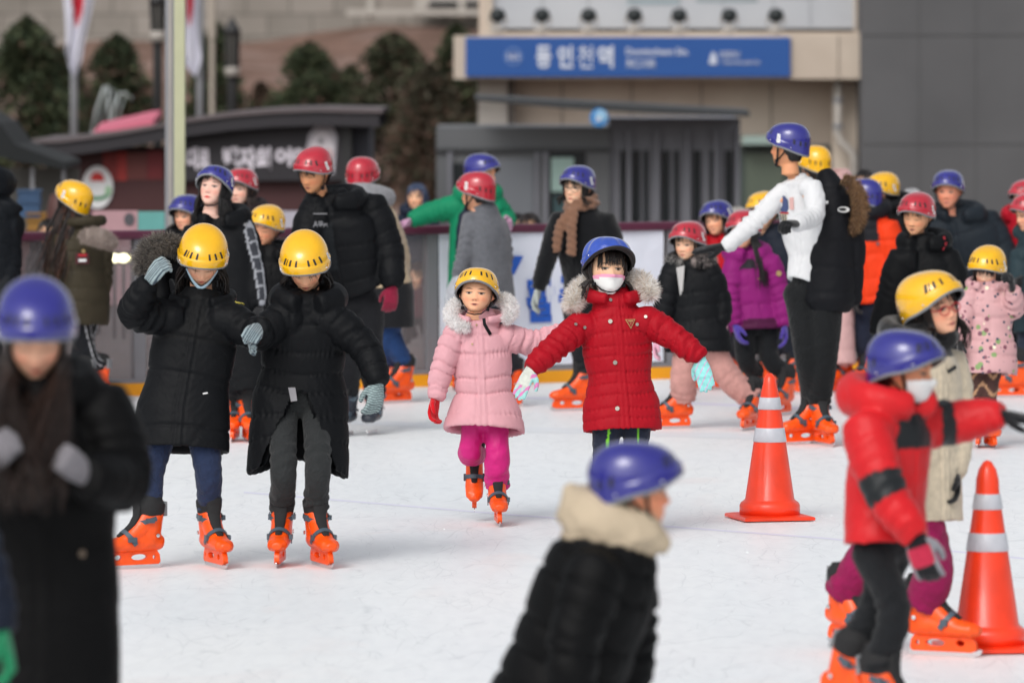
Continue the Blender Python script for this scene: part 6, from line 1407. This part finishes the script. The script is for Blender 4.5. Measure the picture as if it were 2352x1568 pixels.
# onlookers outside the rink
for (lb, x, yt, Yd, col, hc) in (('small onlooker with dark hair just behind the maroon rail, left of the scarf wearer', 1216, 487, 43.5, '2a2226', '1d1413'), ('hooded onlooker in black beside the dark-haired one behind the rail', 1188, 488, 44.0, '15161a', '101012'), ('onlooker in dark blue behind the rail by the green jacket', 958, 420, 46, '232a3a', '3a4660'), ('onlooker with pale grey hair behind the purple jacket', 1695, 473, 44.5, '4a4a50', 'a09c98'), ('onlooker in a black jacket outside the barrier behind the olive coat', 112, 500, 41.5, '1e2224', '17110f'), ('dark-haired onlooker behind the orange jacket', 1985, 390, 47, '1c1d20', '171212'), ('onlooker in a pale grey hat behind the boy in red helmet', 2095, 432, 44, '3a3c42', 'a6a6a8'),
                              ('onlooker in wine-coloured coat behind the clear panel left of the banner', 958, 600, 41.6, '5a2630', '2a1a18'), ('child in grey coat behind the clear panel', 925, 610, 42.5, '77747a', '2a201c')):
    s = F / Yd; ht = (H + .012) - (yt - Y0) / s; k = max(.55, ht / 1.72); yb = lambda z: Y0 + (H - z) * s
    person(lb, -Yd, k, (x, yt - .02 * s), (x, yb(.80 * ht)), (x, yb(.50 * ht)), [(x - .2 * s * k, yb(.62 * ht)), (x - .2 * s * k, yb(.48 * ht))], [(x + .2 * s * k, yb(.62 * ht)), (x + .2 * s * k, yb(.48 * ht))],
        ((x - .08 * s, yb(.27 * ht)), (x - .09 * s, 0, -10)), ((x + .08 * s, yb(.27 * ht)), (x + .09 * s, 0, 10)), hy=-15, helmet=None, child=.4, ground=-.012, group='onlookers outside the rink', skate=None, gloves=None,
        coat=dict(col=col, cw=.19 * k, dr=.68, hood=1), pants=dict(col='1c1d22'), hair=dict(col=hc, fringe=20, long=.06, n=70))

# ---------- out-of-focus foreground
fl = person('blurred woman with long brown hair, black coat and blue helmet at left front', 2035, 1.0, (82, 640, -.1), (92, 915, .0), (105, 1330, .05),
    [(-45, 960, .0), (-75, 1130, -.05), (-20, 1070, -.28)], [(235, 950, .02), (292, 1110, -.02), (205, 1100, -.24)], ((60, 1700, 0), (50, 0, -5)), ((160, 1700, 0), (165, 0, 10)), hy=6, hp=34, by=4, hs=1.0, helmet='b', child=.1, skin='e0a88c', lips='b01520', eyes='closed',
    coat=dict(col='0a0a0c', cw=.205, hw=.205, hem=(108, 1840, .02), dr=.66, hood=1.1, sl=1.12, pitch=.0, wr=.006), pants=dict(col='15161a'), gloves=[('78757a', 'fist', (.35, -.5, .5), (-.3, -.8, 0), None or (lambda v, cc: cc), None, 1.0), ('78757a', 'fist', (-.45, -.5, .45), (.3, -.8, .0), (lambda v, cc: cc), None, 1.0)],
    hair=dict(col='20140f', tip='33211a', long=.40, n=1100, thin=.6, side=.95, inward=.16, drift=(.0, -.24), spread=.9))
patch_on(fl, 187, 1270, disc(.010), 'coat_snap', mat('dull_brass', c('6e5f50'), .5), lift=.006)
ff_ = person('blurred child in black padded jacket with cream fleece hood, bottom centre', 1966, .76, (1462, 1012), (1416, 1222, .0), (1262, 1640, .05),
    [(1365, 1320, -.13), (1310, 1490, -.20), (1330, 1640, -.18)], [(1440, 1320, .13), (1450, 1480, .15), (1440, 1620, .12)], ((1290, 1800, 0), (1250, 0, 85)), ((1330, 1800, .05), (1340, .15, 85)), hy=96, hp=4, hr=0, by=66, hs=.93, hh=1.02, helmet='b', child=.5, skin='d8906c',
    coat=dict(col='0c0d0f', cw=.165, hw=.19, dr=1.05, pitch=.11, amp=.014, hood=0, fleece=.006, extra=[[(1306, 1118, .02, .022, .022), (1322, 1150, .02, .075, .075), (1356, 1185, .01, .105, .10), (1410, 1205, -.02, .105, .095), (1468, 1222, -.03, .075, .075), (1528, 1252, -.03, .030, .030)]], sl=1.15, hem=(1235, 1715, 0), zone=lambda e, cl: np.where((e['pid'] == 3)[:, None], np.array(c('b9a992')), cl)), pants=dict(col='15161a'), hair=dict(col='17110f'))
person('child in navy coat with a green glove at the bottom left corner', 2196, .85, (-210, 830), (-190, 1060), (-180, 1520), [(-290, 1250, 0), (-290, 1420, 0)], [(-90, 1190, 0), (-30, 1330, -.02), (-2, 1440, -.05)], ((-220, 1800, 0), (-225, 0, 20)), ((-140, 1800, 0), (-135, 0, 20)), hy=20, by=15, helmet='y', child=.5,
    coat=dict(col='1c2230', cw=.18, dr=.7, hood=1.0), pants=dict(col='1a1c22'), gloves=[('1c6b4c', 'relaxed'), ('1c7a52', 'grip', (.25, -.1, -1), None, (lambda v, cc: cc), None, 1.15)], hair=dict(col='17110f'))
rb = person('child in red and black jacket with white mask and blue helmet', 1700, .80, (2082, 757), (2052, 935, .0), (2028, 1235, .02),
    [(1990, 990, -.14), (2030, 1130, -.22), (2098, 1222, -.26)], [(2118, 975, .13), (2205, 968, .16), (2290, 952, .12)], ((2062, 1400, -.06), (2052, -.06, 62)), ((2010, 1400, .08), (1930, .10, 58, .05, 22)), hy=66, hp=6, hr=0, by=52, hs=.93, hh=1.0, helmet='b', child=.5, skin='cf8a66',
    coat=dict(col='cf1820', cw=.158, hw=.165, hem=(2035, 1252, 0), dr=.80, hood=1.25, sl=1.22, mat_=M_SHINY, wr=.006, fold=.008,
              zone=lambda e, cl: np.where((((e['pid'] == 0) & (e['t'] > .05) & (e['t'] < .165) & (np.abs(e['ang']) < 2.2)) | ((e['pid'] == 1) & (np.abs(e['t'] / e['tl'][0] - .60) < .10) & (np.abs(e['ang']) < 2.6)) | ((e['pid'] == 2) & (np.abs(e['t'] / e['tl'][1] - .42) < .09)))[:, None], np.array(c('191d20')), cl)),
    pants=dict(col='191b1e', thigh=.95, knee=1.0, ankle=1.05, gather=.008),
    gloves=[('1a1a1e', 'relaxed', (.35, -.1, -1), (-.3, -1, .1), lambda v, cc: np.where((v[:, 2] > .008)[:, None] & (v[:, 0] > .03)[:, None] & (v[:, 0] < .09)[:, None], np.array(c('b02a44')), np.where((v[:, 0] < .012)[:, None], cc, np.where((np.abs(v[:, 1]) > .03)[:, None], np.array(c('8a8a90')), cc))), None, 1.15), ('17181b', 'open', (1, 0, -.15), (0, -.2, 1))],
    hair=dict(col='1c1411', back=.09))
face_patch(rb, -.120, -.018, 1.25, .010, 'face_mask', mat('white_mask_cloth', c('dcdcdc'), .85), None, lambda ph: -.016 - .012 * np.abs(ph) ** 2 * .6)
bg = person('girl in beige jacket, red glasses, yellow helmet and maroon trousers', 1503, .88, (2133, 622), (2118, 785, .0), (2125, 1060, .02),
    [(2072, 830, -.12), (2070, 960, -.15), (2080, 1060, -.2)], [(2180, 838, .12), (2200, 970, .10), (2192, 1080, .02)], ((2150, 1310, -.05), (2150, -.02, 64)), ((1990, 1280, .06), (1945, .10, 40, .02, 8)), hy=42, hp=-5, hr=-12, by=38, hs=.98, hh=1.06, helmet='y', child=.45, skin='dfa587',
    coat=dict(col='cdbfa8', cw=.162, hw=.155, hem=(2130, 1200, 0), dr=.74, hood=.9, mat_=M_WOOL, sl=1.1, zone=lambda e, cl: np.where((((e['pid'] == 3)) | ((e['pid'] == 0) & (e['t'] < .10)))[:, None], np.array(c('1a1a1c')), cl)),
    pants=dict(col='861348', thigh=1.12, knee=1.22, ankle=1.42), hair=dict(col='1d1512', long=.12, n=90, fringe=20), gloves=('1a1a1c', 'relaxed'))
glasses(bg, 'c0242c')
patch_on(bg, 2185, 828 + 20, rect(.06, .014), 'pocket_flap', M_BLACKP, rot=15)

bpy.data.scenes.remove(TMP)
